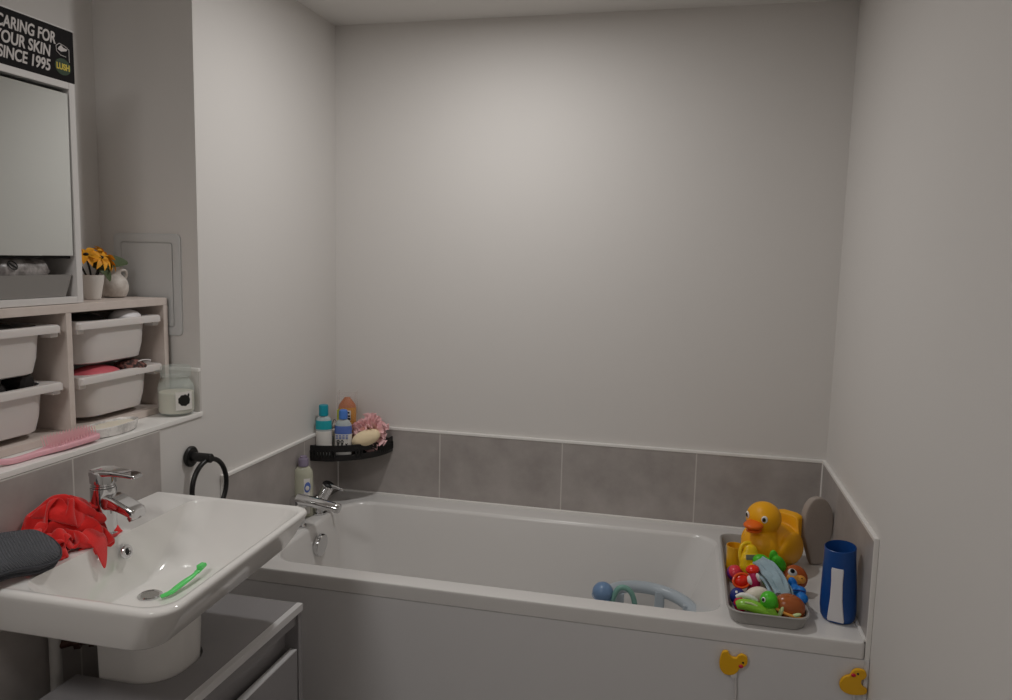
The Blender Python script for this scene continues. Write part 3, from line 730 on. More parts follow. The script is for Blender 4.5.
# ------------------------------------------------------------------ things on the basin
# crumpled shape of the washcloth: a grid of points in half millimetres (x from the wall, y along it, z up)
CLOTH_N = 46
CLOTH = [
    258,-65,-17,262,-57,-25,266,-49,-33,270,-40,-41,274,-31,-48,278,-23,-56,283,-12,-63,295,-10,-64,301,-19,-57,290,-26,-57,283,-20,-66,285,-5,-70,283,6,-66,
    286,18,-71,286,30,-73,289,43,-79,289,55,-78,288,68,-75,286,80,-73,284,93,-69,282,104,-64,279,116,-59,277,127,-53,274,137,-46,271,147,-38,270,156,-29,271,
    162,-18,274,159,-6,271,148,-3,266,136,0,263,125,3,259,114,8,252,104,12,244,95,13,237,85,15,231,75,16,224,69,26,220,69,38,216,71,49,217,81,57,218,93,60,
    219,105,63,220,115,57,228,115,48,237,107,50,246,99,53,254,-57,-9,258,-48,-17,262,-40,-25,266,-31,-33,270,-23,-41,275,-15,-47,281,-5,-55,295,-4,-53,297,
    -14,-47,286,-20,-47,279,-13,-56,287,-3,-59,294,6,-61,297,18,-66,298,30,-70,295,43,-68,291,54,-66,286,65,-64,281,76,-62,280,88,-59,283,99,-54,280,111,-49,
    274,120,-44,269,130,-38,265,139,-31,261,149,-23,259,158,-15,262,162,-3,263,153,6,262,141,10,257,130,12,249,120,12,242,110,11,234,100,12,227,90,11,221,79,
    12,214,74,24,208,73,34,206,77,43,205,83,56,206,93,61,207,106,60,211,111,50,221,105,44,229,98,51,237,91,56,250,-47,-1,255,-39,-9,258,-31,-17,262,-23,-25,
    267,-14,-33,274,-7,-38,280,3,-44,292,3,-44,293,-7,-37,282,-12,-38,274,-6,-47,279,5,-53,289,12,-51,298,20,-54,296,30,-57,285,37,-64,281,50,-60,278,61,-56,
    276,72,-52,277,84,-48,282,95,-43,273,103,-41,268,113,-36,264,122,-29,261,132,-22,257,141,-15,253,149,-7,250,159,0,253,157,12,253,146,17,247,137,11,240,
    127,9,233,117,6,225,106,4,218,96,4,210,83,8,202,77,16,197,73,31,195,76,41,193,86,54,193,94,61,196,105,54,204,102,44,213,95,45,223,88,47,229,82,56,244,-37,
    4,252,-31,-3,254,-23,-9,259,-14,-18,264,-6,-24,272,2,-30,277,11,-36,290,10,-35,289,0,-27,278,-4,-28,269,1,-37,272,10,-44,283,18,-42,291,26,-45,284,26,-58,
    278,33,-53,277,45,-49,276,57,-45,282,69,-43,282,80,-38,279,90,-32,269,96,-33,264,106,-27,264,116,-20,257,124,-14,255,133,-6,249,142,1,241,150,4,239,155,
    14,242,149,23,241,137,21,231,132,14,224,123,12,218,112,12,211,101,13,207,93,17,199,89,21,188,83,31,184,81,39,181,86,52,181,98,59,188,101,48,196,93,46,206,
    86,45,216,79,45,222,73,56,236,-28,4,247,-22,7,250,-14,-1,257,-6,-9,262,3,-16,269,12,-22,276,20,-28,288,18,-26,286,7,-20,274,3,-20,264,7,-27,267,17,-34,
    274,26,-41,281,34,-44,285,41,-57,294,39,-50,287,42,-40,289,53,-39,289,63,-32,283,73,-26,274,84,-24,264,89,-24,264,99,-17,262,109,-10,253,116,-6,249,125,1,
    240,134,4,232,142,4,228,148,14,230,149,26,236,140,32,228,131,26,224,120,24,222,110,22,222,98,20,215,87,25,206,86,34,198,90,37,187,95,40,178,99,42,170,97,
    51,179,89,45,189,82,47,199,76,51,206,67,46,214,62,55,233,-23,14,240,-14,12,249,-5,7,251,2,-3,256,11,-11,267,19,-13,276,25,-19,289,25,-18,282,16,-9,269,14,
    -13,260,17,-19,264,26,-28,268,34,-35,273,42,-42,284,50,-49,296,51,-48,299,46,-37,289,47,-29,281,56,-27,275,65,-24,267,74,-21,258,83,-16,257,93,-10,259,
    102,-1,250,110,3,242,117,6,232,126,4,223,133,5,221,137,17,221,139,30,228,135,39,238,128,32,236,118,25,234,106,21,231,93,28,222,93,36,210,98,36,198,101,31,
    186,98,29,174,92,33,167,87,42,172,83,54,183,76,57,192,68,55,198,59,49,208,53,52,222,-15,12,231,-7,9,237,1,4,245,11,4,256,18,1,268,20,-1,282,21,-3,288,32,
    -7,276,31,-9,265,24,-4,256,26,-12,260,35,-20,268,42,-27,274,50,-34,282,58,-39,293,62,-42,301,58,-33,297,54,-21,285,54,-14,273,59,-13,265,66,-11,263,78,-6,
    258,86,1,253,94,7,243,100,4,235,107,4,224,116,4,215,124,6,216,126,18,217,127,30,224,123,39,237,120,41,246,115,33,245,106,26,237,100,33,225,103,28,213,100,
    23,201,95,20,187,89,21,179,82,30,172,77,39,168,72,51,175,68,60,184,59,60,191,51,54,200,43,55,215,-8,20,226,0,17,235,7,16,247,11,16,259,15,14,270,20,12,
    281,26,10,284,38,3,272,41,-3,263,33,1,252,35,-5,257,44,-14,262,52,-22,269,60,-29,278,66,-33,290,72,-36,300,70,-29,297,65,-18,289,63,-8,279,65,-2,267,66,2,
    256,69,0,249,80,3,245,86,10,236,91,4,227,98,4,216,106,4,207,114,7,209,115,19,212,115,31,223,112,35,233,109,39,246,105,41,251,98,31,244,94,24,231,93,19,
    219,90,17,207,85,20,197,78,27,187,73,34,178,66,39,170,61,47,168,58,59,177,51,65,184,42,60,193,34,59,211,2,28,223,7,28,234,12,28,245,16,24,257,21,23,268,
    27,20,278,33,19,280,43,14,269,47,7,260,42,8,249,46,2,253,54,-7,257,61,-15,264,68,-25,273,76,-30,288,82,-29,299,81,-25,303,76,-14,290,76,-6,280,77,-1,270,
    78,6,259,78,12,249,72,14,238,75,10,229,81,6,219,88,4,209,97,4,200,104,9,201,106,21,209,104,30,220,101,34,230,97,40,241,94,45,249,88,38,243,83,29,230,83,
    27,222,79,18,209,72,19,199,68,22,193,63,32,186,57,40,177,51,47,167,46,54,168,41,65,178,34,67,186,25,63,207,13,27,217,18,29,231,23,31,242,26,31,253,31,30,
    265,34,28,277,39,29,277,50,23,267,54,18,255,52,13,244,54,5,249,62,2,254,71,-8,263,76,-14,275,80,-16,285,82,-17,297,82,-13,305,79,-3,295,78,5,284,78,11,
    273,77,17,261,77,22,249,76,23,237,77,22,225,81,18,214,85,15,204,89,7,194,92,11,195,94,24,208,91,26,217,87,34,229,85,37,235,84,47,246,78,44,243,72,35,233,
    71,28,226,66,17,213,62,17,204,57,20,195,51,26,188,47,35,177,41,41,171,35,49,165,30,58,170,24,68,180,16,69,206,23,17,215,29,25,228,32,23,237,37,27,248,41,
    31,259,44,37,271,43,40,270,51,32,261,56,28,252,62,22,243,65,13,249,73,6,261,74,3,271,72,-4,277,69,-13,287,69,-18,297,68,-12,305,67,-1,298,67,8,286,66,15,
    274,65,20,261,66,25,249,65,28,233,65,25,221,69,22,212,73,11,201,76,8,191,81,13,193,81,23,206,78,28,217,77,31,229,74,35,230,73,47,242,69,52,239,64,40,232,
    58,31,227,55,21,218,51,14,207,47,16,199,42,22,189,35,29,182,29,38,173,25,44,165,19,52,164,14,63,171,8,72,202,34,17,211,40,23,222,43,28,232,45,35,242,43,
    41,254,38,46,263,33,39,261,41,28,253,49,29,243,56,29,240,65,20,252,64,14,261,62,7,272,58,-1,280,57,-8,288,58,-20,299,56,-15,303,55,-4,294,56,4,282,57,7,
    272,58,11,260,58,16,246,58,17,234,61,14,224,61,10,211,64,6,200,65,9,189,68,14,191,70,25,203,66,28,214,64,31,226,62,36,235,57,44,234,61,57,224,63,49,220,
    58,38,218,51,27,221,42,18,212,34,15,204,30,25,194,25,27,186,18,32,178,15,42,171,8,48,163,3,58,161,0,70,196,36,28,204,42,31,216,41,38,226,39,43,237,33,46,
    248,27,43,256,24,35,254,32,23,246,40,21,236,48,24,235,53,15,247,55,10,257,52,3,265,50,-6,275,47,-13,286,44,-18,298,44,-16,301,43,-5,292,44,3,280,46,3,269,
    45,11,258,45,17,246,46,14,235,50,7,223,51,4,209,52,7,198,53,10,188,56,18,186,58,29,200,56,35,210,53,35,223,50,39,232,48,46,228,50,59,217,56,54,215,50,45,
    220,41,36,224,34,29,220,25,19,210,19,22,198,13,24,190,8,30,183,1,38,176,-2,47,170,-10,56,165,-14,67,188,39,38,199,39,44,209,35,47,222,28,45,231,23,43,242,
    17,40,249,15,31,245,23,20,238,31,19,230,41,19,230,45,8,241,42,4,254,39,2,263,38,-8,271,37,-14,284,34,-18,296,32,-16,300,31,-5,291,32,4,277,33,2,268,33,10,
    256,34,13,245,36,12,233,37,10,219,40,6,208,41,7,196,43,11,187,45,21,183,47,30,196,47,39,206,43,41,219,40,42,226,35,52,223,40,62,211,45,59,208,42,48,214,
    33,37,223,26,35,226,16,27,215,9,21,206,4,23,196,-3,27,193,-6,42,185,-11,47,181,-16,60,178,-14,71,183,33,48,194,29,48,205,23,45,214,19,39,226,15,38,236,7,
    38,242,6,26,236,16,19,229,23,20,222,33,14,227,33,4,239,31,4,250,28,1,262,26,-4,272,22,-9,281,21,-17,295,18,-15,298,19,-4,290,20,4,277,21,3,265,23,4,254,
    23,11,242,24,11,231,26,11,218,28,5,205,29,8,194,30,12,186,32,22,180,35,33,193,33,40,203,31,36,211,26,46,221,25,55,217,30,65,206,35,64,203,32,53,210,23,48,
    219,16,44,225,8,37,223,-1,28,214,-7,25,205,-12,31,202,-11,44,195,-19,50,192,-17,63,188,-18,74,179,23,53,189,17,49,198,13,43,209,10,36,217,4,37,230,-1,35,
    232,-2,24,225,8,18,218,17,20,214,23,10,225,21,4,236,19,4,248,18,3,261,13,-2,272,10,-5,279,8,-14,293,6,-14,297,8,-3,289,10,7,277,11,10,265,10,7,254,10,7,
    240,13,10,229,15,11,217,16,10,203,18,9,194,20,15,184,22,23,178,23,34,190,21,40,201,19,35,210,17,44,214,16,57,210,19,68,199,25,68,196,22,56,203,15,52,214,
    7,49,221,-2,44,227,-9,35,221,-16,26,214,-22,37,213,-20,48,205,-26,55,203,-19,66,200,-18,77,174,12,53,183,7,48,192,5,38,204,0,34,212,-6,38,222,-13,33,224,
    -10,21,215,0,19,208,10,19,210,11,6,222,9,4,234,8,4,247,4,4,259,2,1,268,-1,-6,278,-4,-13,291,-5,-13,295,-4,-1,285,-1,5,276,-1,13,264,2,17,251,1,16,240,0,
    12,228,2,8,216,4,11,203,7,10,191,8,15,181,10,22,176,11,33,189,10,38,198,7,35,205,5,45,206,6,58,204,9,70,193,15,71,188,14,59,196,7,51,206,-3,52,214,-9,47,
    219,-16,40,226,-26,29,228,-27,40,221,-28,50,214,-31,59,214,-24,69,212,-19,80,165,3,46,176,0,41,185,-7,34,196,-13,33,207,-17,38,215,-22,30,211,-17,20,204,
    -8,22,199,1,14,208,-1,5,220,-3,4,232,-5,4,243,-8,4,257,-10,2,266,-13,-5,277,-16,-11,290,-19,-10,293,-14,1,280,-11,2,269,-8,6,261,-10,15,249,-9,20,237,-8,
    19,226,-8,13,214,-8,11,203,-7,13,190,-4,17,179,-1,20,174,-2,30,185,0,34,199,-6,38,197,-3,48,193,4,58,194,-2,69,185,6,74,179,5,63,189,-4,56,198,-11,55,204,
    -19,49,211,-28,42,217,-34,34,227,-40,41,227,-39,52,225,-36,63,222,-32,74,219,-29,85,160,-6,45,168,-10,37,179,-16,36,191,-23,35,200,-27,40,207,-30,30,202,
    -23,22,195,-14,21,194,-10,8,206,-12,4,218,-15,4,230,-17,4,241,-19,4,253,-22,0,264,-25,-4,275,-28,-7,287,-29,-4,289,-24,8,279,-19,12,268,-21,6,257,-20,9,
    248,-21,18,236,-20,21,224,-21,18,212,-20,11,201,-18,12,187,-15,13,176,-12,15,173,-13,27,186,-14,28,192,-15,40,185,-7,47,181,0,56,185,-7,66,179,-4,77,174,
    -4,64,180,-10,55,188,-20,54,197,-29,51,205,-36,46,210,-43,39,220,-50,42,224,-50,53,224,-48,66,219,-44,77,212,-39,86,153,-17,44,162,-21,36,173,-26,36,185,
    -30,42,195,-36,41,198,-39,30,191,-29,26,184,-22,19,193,-23,7,204,-25,4,216,-27,4,227,-29,7,239,-31,8,251,-32,6,264,-35,1,274,-39,-2,284,-38,4,286,-33,16,
    276,-27,20,267,-31,13,257,-33,10,245,-32,14,235,-32,20,222,-30,19,211,-28,19,199,-29,15,187,-27,11,175,-25,13,172,-24,25,182,-26,31,181,-22,43,174,-12,46,
    169,-3,54,167,-5,67,168,-13,78,173,-21,67,172,-20,55,180,-29,51,188,-37,50,197,-46,48,203,-53,41,212,-60,44,217,-61,55,214,-55,66,208,-47,72,203,-38,78,
    147,-28,41,157,-32,36,167,-35,41,179,-41,44,189,-47,41,190,-46,29,182,-39,25,178,-33,15,191,-34,6,202,-38,4,214,-39,4,226,-41,4,237,-42,4,251,-44,7,261,
    -47,2,272,-50,4,282,-48,11,281,-42,22,273,-35,28,261,-33,24,255,-42,17,244,-44,11,235,-42,14,221,-44,20,209,-42,18,197,-39,16,186,-41,15,174,-39,14,170,
    -35,25,178,-36,35,171,-29,45,164,-19,47,158,-11,54,156,-9,65,158,-18,74,164,-27,69,164,-29,57,172,-37,52,180,-46,54,188,-54,49,194,-61,41,202,-68,47,205,
    -65,58,205,-52,57,206,-41,62,205,-31,68,142,-39,39,153,-44,38,164,-48,40,174,-51,45,184,-56,39,183,-56,28,175,-47,24,178,-46,12,189,-47,11,199,-50,4,213,
    -52,4,224,-54,4,235,-53,4,247,-56,4,259,-58,5,268,-57,14,279,-57,18,276,-51,29,266,-45,34,255,-38,33,246,-40,25,240,-52,21,232,-56,15,221,-56,21,207,-54,
    24,200,-55,21,185,-51,18,172,-51,17,166,-47,27,170,-44,41,162,-35,45,155,-27,50,147,-18,53,144,-16,64,147,-25,72,153,-34,68,155,-36,57,163,-45,52,170,-55,
    53,178,-61,45,186,-71,43,192,-73,53,193,-63,60,193,-51,58,194,-39,58,195,-28,62,136,-52,40,149,-57,39,159,-60,42,170,-63,48,178,-68,39,175,-65,29,168,-58,
    19,178,-58,11,189,-59,16,200,-59,7,210,-64,4,222,-65,4,234,-66,4,247,-67,4,253,-67,15,263,-69,19,275,-68,20,267,-58,27,259,-54,33,249,-48,39,239,-42,35,
    228,-46,24,222,-48,13,216,-60,11,209,-64,19,195,-64,24,184,-62,25,173,-62,24,169,-57,36,162,-53,45,153,-43,47,146,-35,50,138,-25,52,133,-22,62,136,-31,71,
    142,-41,67,146,-45,56,153,-53,52,161,-63,51,168,-69,42,176,-78,48,180,-75,58,181,-63,61,182,-50,62,182,-38,60,184,-29,68,134,-64,42,145,-67,38,155,-71,41,
    166,-74,49,173,-78,39,164,-72,30,165,-69,18,176,-72,15,187,-70,19,201,-71,16,211,-75,11,223,-77,10,235,-77,10,246,-79,4,255,-79,15,266,-77,10,266,-66,8,
    259,-57,18,250,-55,25,240,-55,32,231,-53,39,222,-54,29,214,-49,20,204,-55,11,200,-66,8,192,-76,17,182,-73,26,172,-72,32,162,-66,35,155,-56,36,145,-49,44,
    137,-42,48,129,-33,50,122,-29,59,124,-38,68,131,-47,64,136,-52,54,144,-59,48,151,-68,49,159,-78,43,165,-83,53,168,-74,61,169,-62,62,170,-49,60,170,-38,65,
    177,-36,75,131,-74,37,142,-79,36,151,-83,40,162,-87,48,169,-89,39,160,-82,27,166,-83,17,177,-85,17,188,-83,16,200,-84,20,212,-84,19,224,-83,18,236,-85,16,
    242,-91,6,255,-91,6,256,-78,2,255,-67,4,251,-54,10,245,-48,17,235,-45,26,223,-43,33,213,-52,35,205,-56,28,196,-52,17,189,-59,9,182,-70,10,173,-76,18,163,
    -81,27,156,-70,26,146,-62,29,137,-53,34,128,-47,39,120,-41,47,113,-36,56,115,-44,65,121,-54,62,127,-58,51,134,-66,46,142,-75,46,150,-84,48,155,-84,58,155,
    -72,62,156,-61,60,158,-48,63,162,-44,73,173,-47,79,126,-87,37,136,-91,42,146,-96,44,158,-97,48,163,-100,37,157,-96,27,164,-98,18,176,-96,19,189,-96,17,
    199,-96,20,213,-95,24,224,-95,25,235,-95,23,244,-102,13,253,-92,17,246,-81,14,244,-70,12,239,-58,7,234,-48,9,227,-38,17,216,-38,25,206,-41,32,196,-48,33,
    186,-56,26,179,-55,18,169,-64,12,163,-75,9,154,-83,15,149,-78,29,138,-71,29,128,-64,31,121,-56,40,112,-49,42,104,-44,50,104,-51,61,111,-61,59,116,-64,49,
    125,-73,45,131,-82,48,138,-91,54,141,-84,64,143,-70,60,145,-58,60,149,-52,71,158,-56,77,170,-59,76,127,-99,35,131,-100,47,142,-103,51,154,-108,51,156,
    -109,39,153,-110,27,167,-108,24,177,-109,19,188,-108,21,201,-108,21,213,-108,24,223,-107,32,235,-107,30,245,-105,26,244,-91,26,240,-81,23,235,-72,18,228,
    -63,11,223,-52,8,218,-39,10,209,-35,16,199,-34,24,189,-39,32,179,-47,33,170,-53,25,160,-60,18,154,-67,15,144,-78,13,139,-86,22,131,-80,29,121,-73,33,111,
    -65,39,103,-57,38,95,-52,45,94,-57,56,101,-68,56,107,-72,46,115,-81,45,122,-91,47,128,-93,58,130,-83,65,131,-72,69,134,-59,68,144,-63,74,155,-67,75,167,
    -70,72,138,-105,35,133,-112,43,138,-115,54,150,-119,52,151,-120,40,154,-122,28,165,-121,27,177,-122,20,189,-122,22,199,-119,28,211,-119,30,224,-120,29,
    232,-115,22,229,-103,22,232,-95,31,229,-82,29,224,-74,23,220,-63,19,213,-56,12,208,-44,7,201,-33,8,190,-32,18,179,-32,23,170,-40,31,161,-50,32,153,-56,25,
    144,-63,20,135,-71,17,129,-81,15,122,-86,26,113,-82,33,104,-74,36,95,-66,35,86,-60,40,84,-64,52,91,-74,54,96,-80,45,105,-91,43,113,-98,50,116,-92,62,118,
    -81,65,122,-69,62,132,-67,58,142,-74,67,151,-79,70,163,-82,70,149,-110,39,141,-120,40,135,-126,50,147,-131,54,152,-134,42,154,-134,29,168,-133,28,176,
    -133,24,189,-130,28,200,-131,31,212,-130,26,221,-126,20,221,-113,17,220,-103,22,221,-98,35,219,-85,35,215,-74,33,213,-61,29,208,-50,23,201,-45,15,192,-42,
    4,181,-37,7,171,-33,15,160,-36,24,153,-41,31,143,-52,33,137,-61,30,129,-68,25,118,-73,17,113,-85,16,104,-88,28,97,-83,34,88,-76,34,78,-68,36,75,-71,48,81,
    -81,51,87,-88,45,97,-99,44,102,-100,56,104,-88,59,111,-79,55,120,-74,51,132,-78,52,143,-80,55,149,-89,63,160,-93,67,160,-118,44,151,-127,45,142,-135,44,
    141,-143,52,147,-147,40,155,-146,30,167,-145,33,177,-145,26,190,-143,30,200,-142,24,206,-135,14,209,-125,11,208,-115,19,207,-106,28,208,-99,37,208,-88,42,
    208,-75,41,203,-63,36,197,-56,27,188,-54,17,188,-51,4,177,-48,6,166,-45,10,155,-43,16,145,-43,24,135,-47,32,127,-55,39,118,-66,33,110,-72,28,100,-79,20,
    95,-88,20,89,-92,30,80,-86,34,70,-77,33,64,-79,44,71,-88,50,77,-96,50,87,-106,53,91,-94,53,99,-88,48,111,-86,45,121,-82,41,133,-80,40,142,-87,46,151,-94,
    53,163,-96,56,168,-126,44,161,-135,46,154,-144,46,147,-153,52,144,-157,40,156,-157,37,168,-156,34,179,-157,31,188,-155,21,192,-142,15,197,-135,8,197,-123,
    9,196,-118,20,197,-109,30,197,-100,38,196,-89,45,195,-77,41,196,-71,30,200,-67,19,191,-63,13,185,-63,4,174,-59,5,163,-56,8,152,-54,13,141,-52,17,130,-53,
    23,120,-52,31,110,-57,29,100,-65,26,91,-72,23,84,-82,22,80,-94,21,72,-95,30,62,-86,29,56,-87,39,62,-96,47,70,-105,47,81,-109,42,87,-98,40,98,-94,36,111,
    -94,35,120,-91,32,134,-91,31,145,-91,34,156,-93,39,168,-96,45,178,-135,45,170,-144,46,163,-153,44,156,-163,49,148,-168,42,154,-165,31,165,-166,28,175,
    -165,19,179,-156,12,181,-144,10,184,-133,4,186,-122,11,186,-111,15,182,-108,27,183,-99,37,185,-88,38,195,-87,29,206,-80,27,207,-76,14,196,-73,5,185,-74,4,
    173,-71,4,161,-67,6,149,-66,8,138,-64,10,127,-63,14,120,-65,24,110,-65,18,100,-68,12,87,-72,11,77,-79,12,70,-88,16,65,-99,20,54,-95,23,49,-98,33,56,-104,
    41,67,-104,35,77,-110,32,85,-102,28,97,-99,25,108,-98,23,120,-98,25,133,-100,25,145,-101,29,155,-105,36,167,-108,40,187,-142,42,179,-151,42,172,-161,43,
    165,-170,44,156,-178,40,152,-178,29,160,-177,19,165,-167,12,167,-154,12,169,-141,7,170,-130,4,174,-119,4,173,-108,13,171,-107,25,173,-95,29,183,-90,24,
    194,-95,20,207,-89,18,209,-85,9,196,-86,4,182,-85,4,171,-84,4,159,-80,4,147,-77,6,136,-76,7,125,-74,10,122,-78,24,110,-78,22,104,-79,10,92,-83,8,81,-89,7,
    69,-93,4,59,-100,8,50,-104,17,45,-108,27,54,-114,34,62,-111,26,72,-109,20,85,-108,17,96,-108,17,108,-110,22,119,-109,29,130,-111,31,142,-115,29,154,-115,
    31,165,-119,35,197,-149,37,189,-159,37,181,-168,38,173,-178,38,165,-185,34,157,-185,23,151,-175,18,153,-163,11,155,-154,8,157,-139,4,160,-127,4,161,-116,
    4,164,-106,8,162,-99,18,169,-90,19,179,-92,12,189,-86,11,199,-85,12,203,-95,11,193,-99,4,181,-98,4,169,-94,4,158,-93,4,147,-92,4,134,-89,4,123,-88,8,123,
    -89,19,112,-90,23,105,-93,12,96,-95,5,85,-100,4,73,-105,4,62,-111,4,53,-116,12,47,-122,21,54,-124,31,65,-122,27,72,-122,16,84,-120,13,96,-121,17,104,-120,
    26,115,-121,33,127,-123,34,139,-126,30,150,-128,34,162,-129,39,205,-157,32,198,-166,34,190,-176,37,182,-184,33,173,-187,24,168,-177,20,160,-166,27,153,
    -159,22,148,-150,15,146,-139,10,146,-127,4,149,-114,4,151,-101,4,155,-93,11,166,-87,5,174,-78,7,184,-78,19,191,-86,26,196,-97,22,192,-107,14,183,-104,11,
    170,-107,4,157,-106,4,144,-103,4,132,-101,4,122,-101,8,125,-102,19,113,-103,25,106,-104,14,100,-107,4,89,-111,4,78,-117,4,67,-122,4,56,-127,8,50,-133,17,
    56,-136,28,68,-134,29,73,-134,17,84,-132,12,93,-132,20,104,-133,25,114,-133,26,126,-134,32,137,-137,34,148,-139,36,161,-140,39,214,-165,29,207,-174,33,
    199,-184,32,190,-188,24,182,-181,16,176,-171,18,169,-161,26,164,-153,21,157,-143,24,148,-131,21,141,-123,16,138,-110,11,140,-98,9,146,-85,6,156,-76,9,164,
    -80,17,173,-85,23,181,-94,26,190,-102,30,189,-113,23,178,-115,20,168,-118,12,154,-111,14,145,-112,12,134,-114,4,124,-115,9,126,-113,21,114,-115,25,108,
    -118,15,105,-118,4,93,-123,4,82,-128,4,71,-134,4,61,-140,5,54,-145,14,60,-147,25,70,-145,30,80,-143,23,85,-145,13,96,-141,11,107,-137,13,120,-132,14,128,
    -138,19,138,-143,22,151,-147,27,161,-149,31,224,-173,27,216,-182,29,207,-188,23,198,-184,14,192,-175,13,187,-164,19,183,-154,20,174,-144,20,165,-135,18,
    159,-127,14,152,-115,19,145,-107,21,141,-96,20,139,-83,15,148,-75,19,157,-88,25,165,-95,27,173,-101,36,183,-108,39,186,-118,33,174,-122,27,163,-124,22,
    152,-123,18,149,-122,8,137,-125,4,128,-126,11,130,-124,23,119,-126,26,111,-127,17,109,-129,4,98,-134,4,87,-139,4,76,-145,4,66,-151,4,58,-156,11,64,-159,
    22,74,-157,29,86,-153,28,91,-155,17,101,-152,11,111,-147,8,123,-140,5,132,-136,7,144,-135,15,154,-141,16,166,-145,18,233,-181,24,224,-189,21,216,-187,13,
    208,-176,9,203,-169,15,197,-158,13,189,-149,13,184,-138,14,175,-130,11,168,-120,12,163,-114,20,156,-102,24,149,-93,30,146,-84,25,146,-89,15,152,-98,18,
    161,-103,23,167,-109,29,174,-115,39,180,-124,43,170,-130,38,161,-133,28,158,-132,16,152,-132,5,141,-137,4,136,-137,15,134,-134,26,121,-141,27,117,-141,16,
    113,-139,4,102,-145,4,92,-151,4,82,-156,8,73,-162,4,63,-168,9,69,-170,20,79,-168,26,90,-165,31,100,-161,24,108,-161,15,118,-156,12,128,-151,4,137,-147,4,
    149,-141,4,161,-135,9,172,-134,13,241,-189,18,231,-190,10,225,-180,9,218,-170,9,213,-161,19,207,-152,12,200,-142,8,191,-132,6,185,-123,4,180,-115,9,170,
    -103,14,166,-97,24,161,-89,32,159,-77,24,158,-86,12,159,-98,7,164,-108,11,171,-114,20,179,-124,30,183,-133,35,175,-141,37,169,-141,25,162,-145,16,159,
    -145,4,146,-148,8,146,-142,19,139,-147,30,128,-150,24,126,-147,13,118,-151,4,108,-157,4,97,-162,4,88,-166,10,79,-172,4,68,-179,5,74,-180,16,86,-174,19,95,
    -176,28,106,-171,28,116,-168,22,124,-167,13,133,-163,4,144,-157,4,154,-151,4,166,-146,4,177,-139,4,248,-191,7,240,-183,4,235,-174,11,230,-165,14,222,-154,
    19,217,-145,14,210,-134,9,203,-126,4,195,-116,4,188,-107,9,184,-103,20,180,-95,27,174,-84,32,174,-79,21,168,-87,11,172,-98,9,174,-108,4,176,-119,10,182,
    -128,18,183,-138,24,183,-149,31,174,-150,21,173,-146,11,164,-154,4,158,-156,14,154,-150,25,144,-158,29,137,-160,20,134,-156,10,123,-162,4,113,-168,4,102,
    -173,4,94,-176,12,82,-183,15,73,-190,9,83,-186,4,92,-184,12,101,-185,22,111,-183,27,122,-178,25,131,-175,17,139,-173,9,150,-167,4,161,-162,4,173,-155,4,
    184,-148,4,255,-186,-2,251,-176,4,245,-168,10,240,-158,15,233,-148,18,227,-138,13,221,-129,9,213,-118,4,206,-110,4,200,-103,12,195,-97,22,191,-92,32,185,
    -80,32,182,-78,18,184,-83,10,185,-95,7,185,-107,4,190,-119,8,192,-128,16,195,-136,22,195,-150,25,186,-155,16,181,-155,4,172,-163,8,167,-158,17,162,-162,
    28,150,-168,24,145,-166,15,140,-166,4,129,-173,4,118,-179,4,107,-184,5,99,-188,12,88,-192,19,80,-199,14,87,-198,4,98,-194,5,108,-191,14,116,-193,23,127,
    -189,25,136,-186,17,146,-182,12,155,-178,5,167,-172,4,178,-167,4,187,-160,8,257,-178,-12,253,-169,-6,249,-160,2,249,-151,11,244,-141,15,237,-131,14,230,
    -122,13,225,-112,9,216,-103,8,211,-102,17,204,-97,30,201,-87,35,196,-78,30,193,-74,19,192,-80,7,196,-92,4,199,-104,4,201,-114,11,203,-124,19,206,-136,22,
    203,-147,17,195,-150,6,192,-159,4,184,-167,11,181,-164,24,171,-173,28,162,-175,19,156,-172,9,145,-178,4,135,-183,4,124,-189,4,113,-194,4,104,-200,13,96,
    -203,21,87,-209,16,91,-210,4,102,-206,4,113,-202,9,122,-203,17,132,-201,24,143,-196,21,152,-192,15,162,-187,12,172,-182,4,183,-176,4,194,-171,4,260,-170,
    -21,257,-161,-14,253,-151,-7,255,-144,3,254,-135,11,248,-125,14,239,-115,14,230,-105,13,225,-95,11,218,-92,19,214,-92,32,211,-82,36,207,-71,29,206,-74,18,
    205,-78,5,207,-89,4,209,-100,4,212,-110,12,215,-122,15,214,-135,14,209,-143,5,206,-153,4,202,-164,7,195,-165,19,188,-172,26,178,-179,23,172,-178,12,163,
    -182,4,152,-188,4,141,-194,4,130,-200,4,120,-205,5,110,-210,13,102,-213,22,93,-220,18,95,-221,5,106,-217,4,117,-214,4,129,-210,12,136,-211,20,148,-207,21,
    157,-203,15,168,-197,15,179,-192,12,189,-186,4,199,-181,4,264,-162,-29,261,-153,-22,257,-143,-15,259,-136,-5,262,-128,4,258,-118,9,254,-108,14,245,-96,15,
    234,-92,13,230,-90,23,227,-89,37,224,-77,37,220,-69,28,217,-71,16,217,-75,4,219,-87,4,221,-98,4,221,-110,4,222,-122,4,221,-134,4,220,-145,4,217,-156,5,
    211,-163,13,207,-172,22,198,-179,22,188,-185,14,179,-186,6,168,-193,4,158,-198,4,147,-205,4,137,-210,4,126,-217,7,116,-220,14,109,-224,22,98,-230,19,99,
    -232,7,111,-228,4,122,-225,4,134,-221,5,142,-221,16,153,-218,20,164,-213,18,174,-208,14,185,-202,14,195,-197,11,204,-192,4,268,-154,-37,265,-145,-30,262,
    -135,-22,268,-130,-12,269,-122,-3,264,-111,2,255,-104,2,241,-104,4,238,-106,17,238,-99,28,239,-88,36,235,-75,34,231,-67,27,229,-66,13,229,-74,4,231,-86,4,
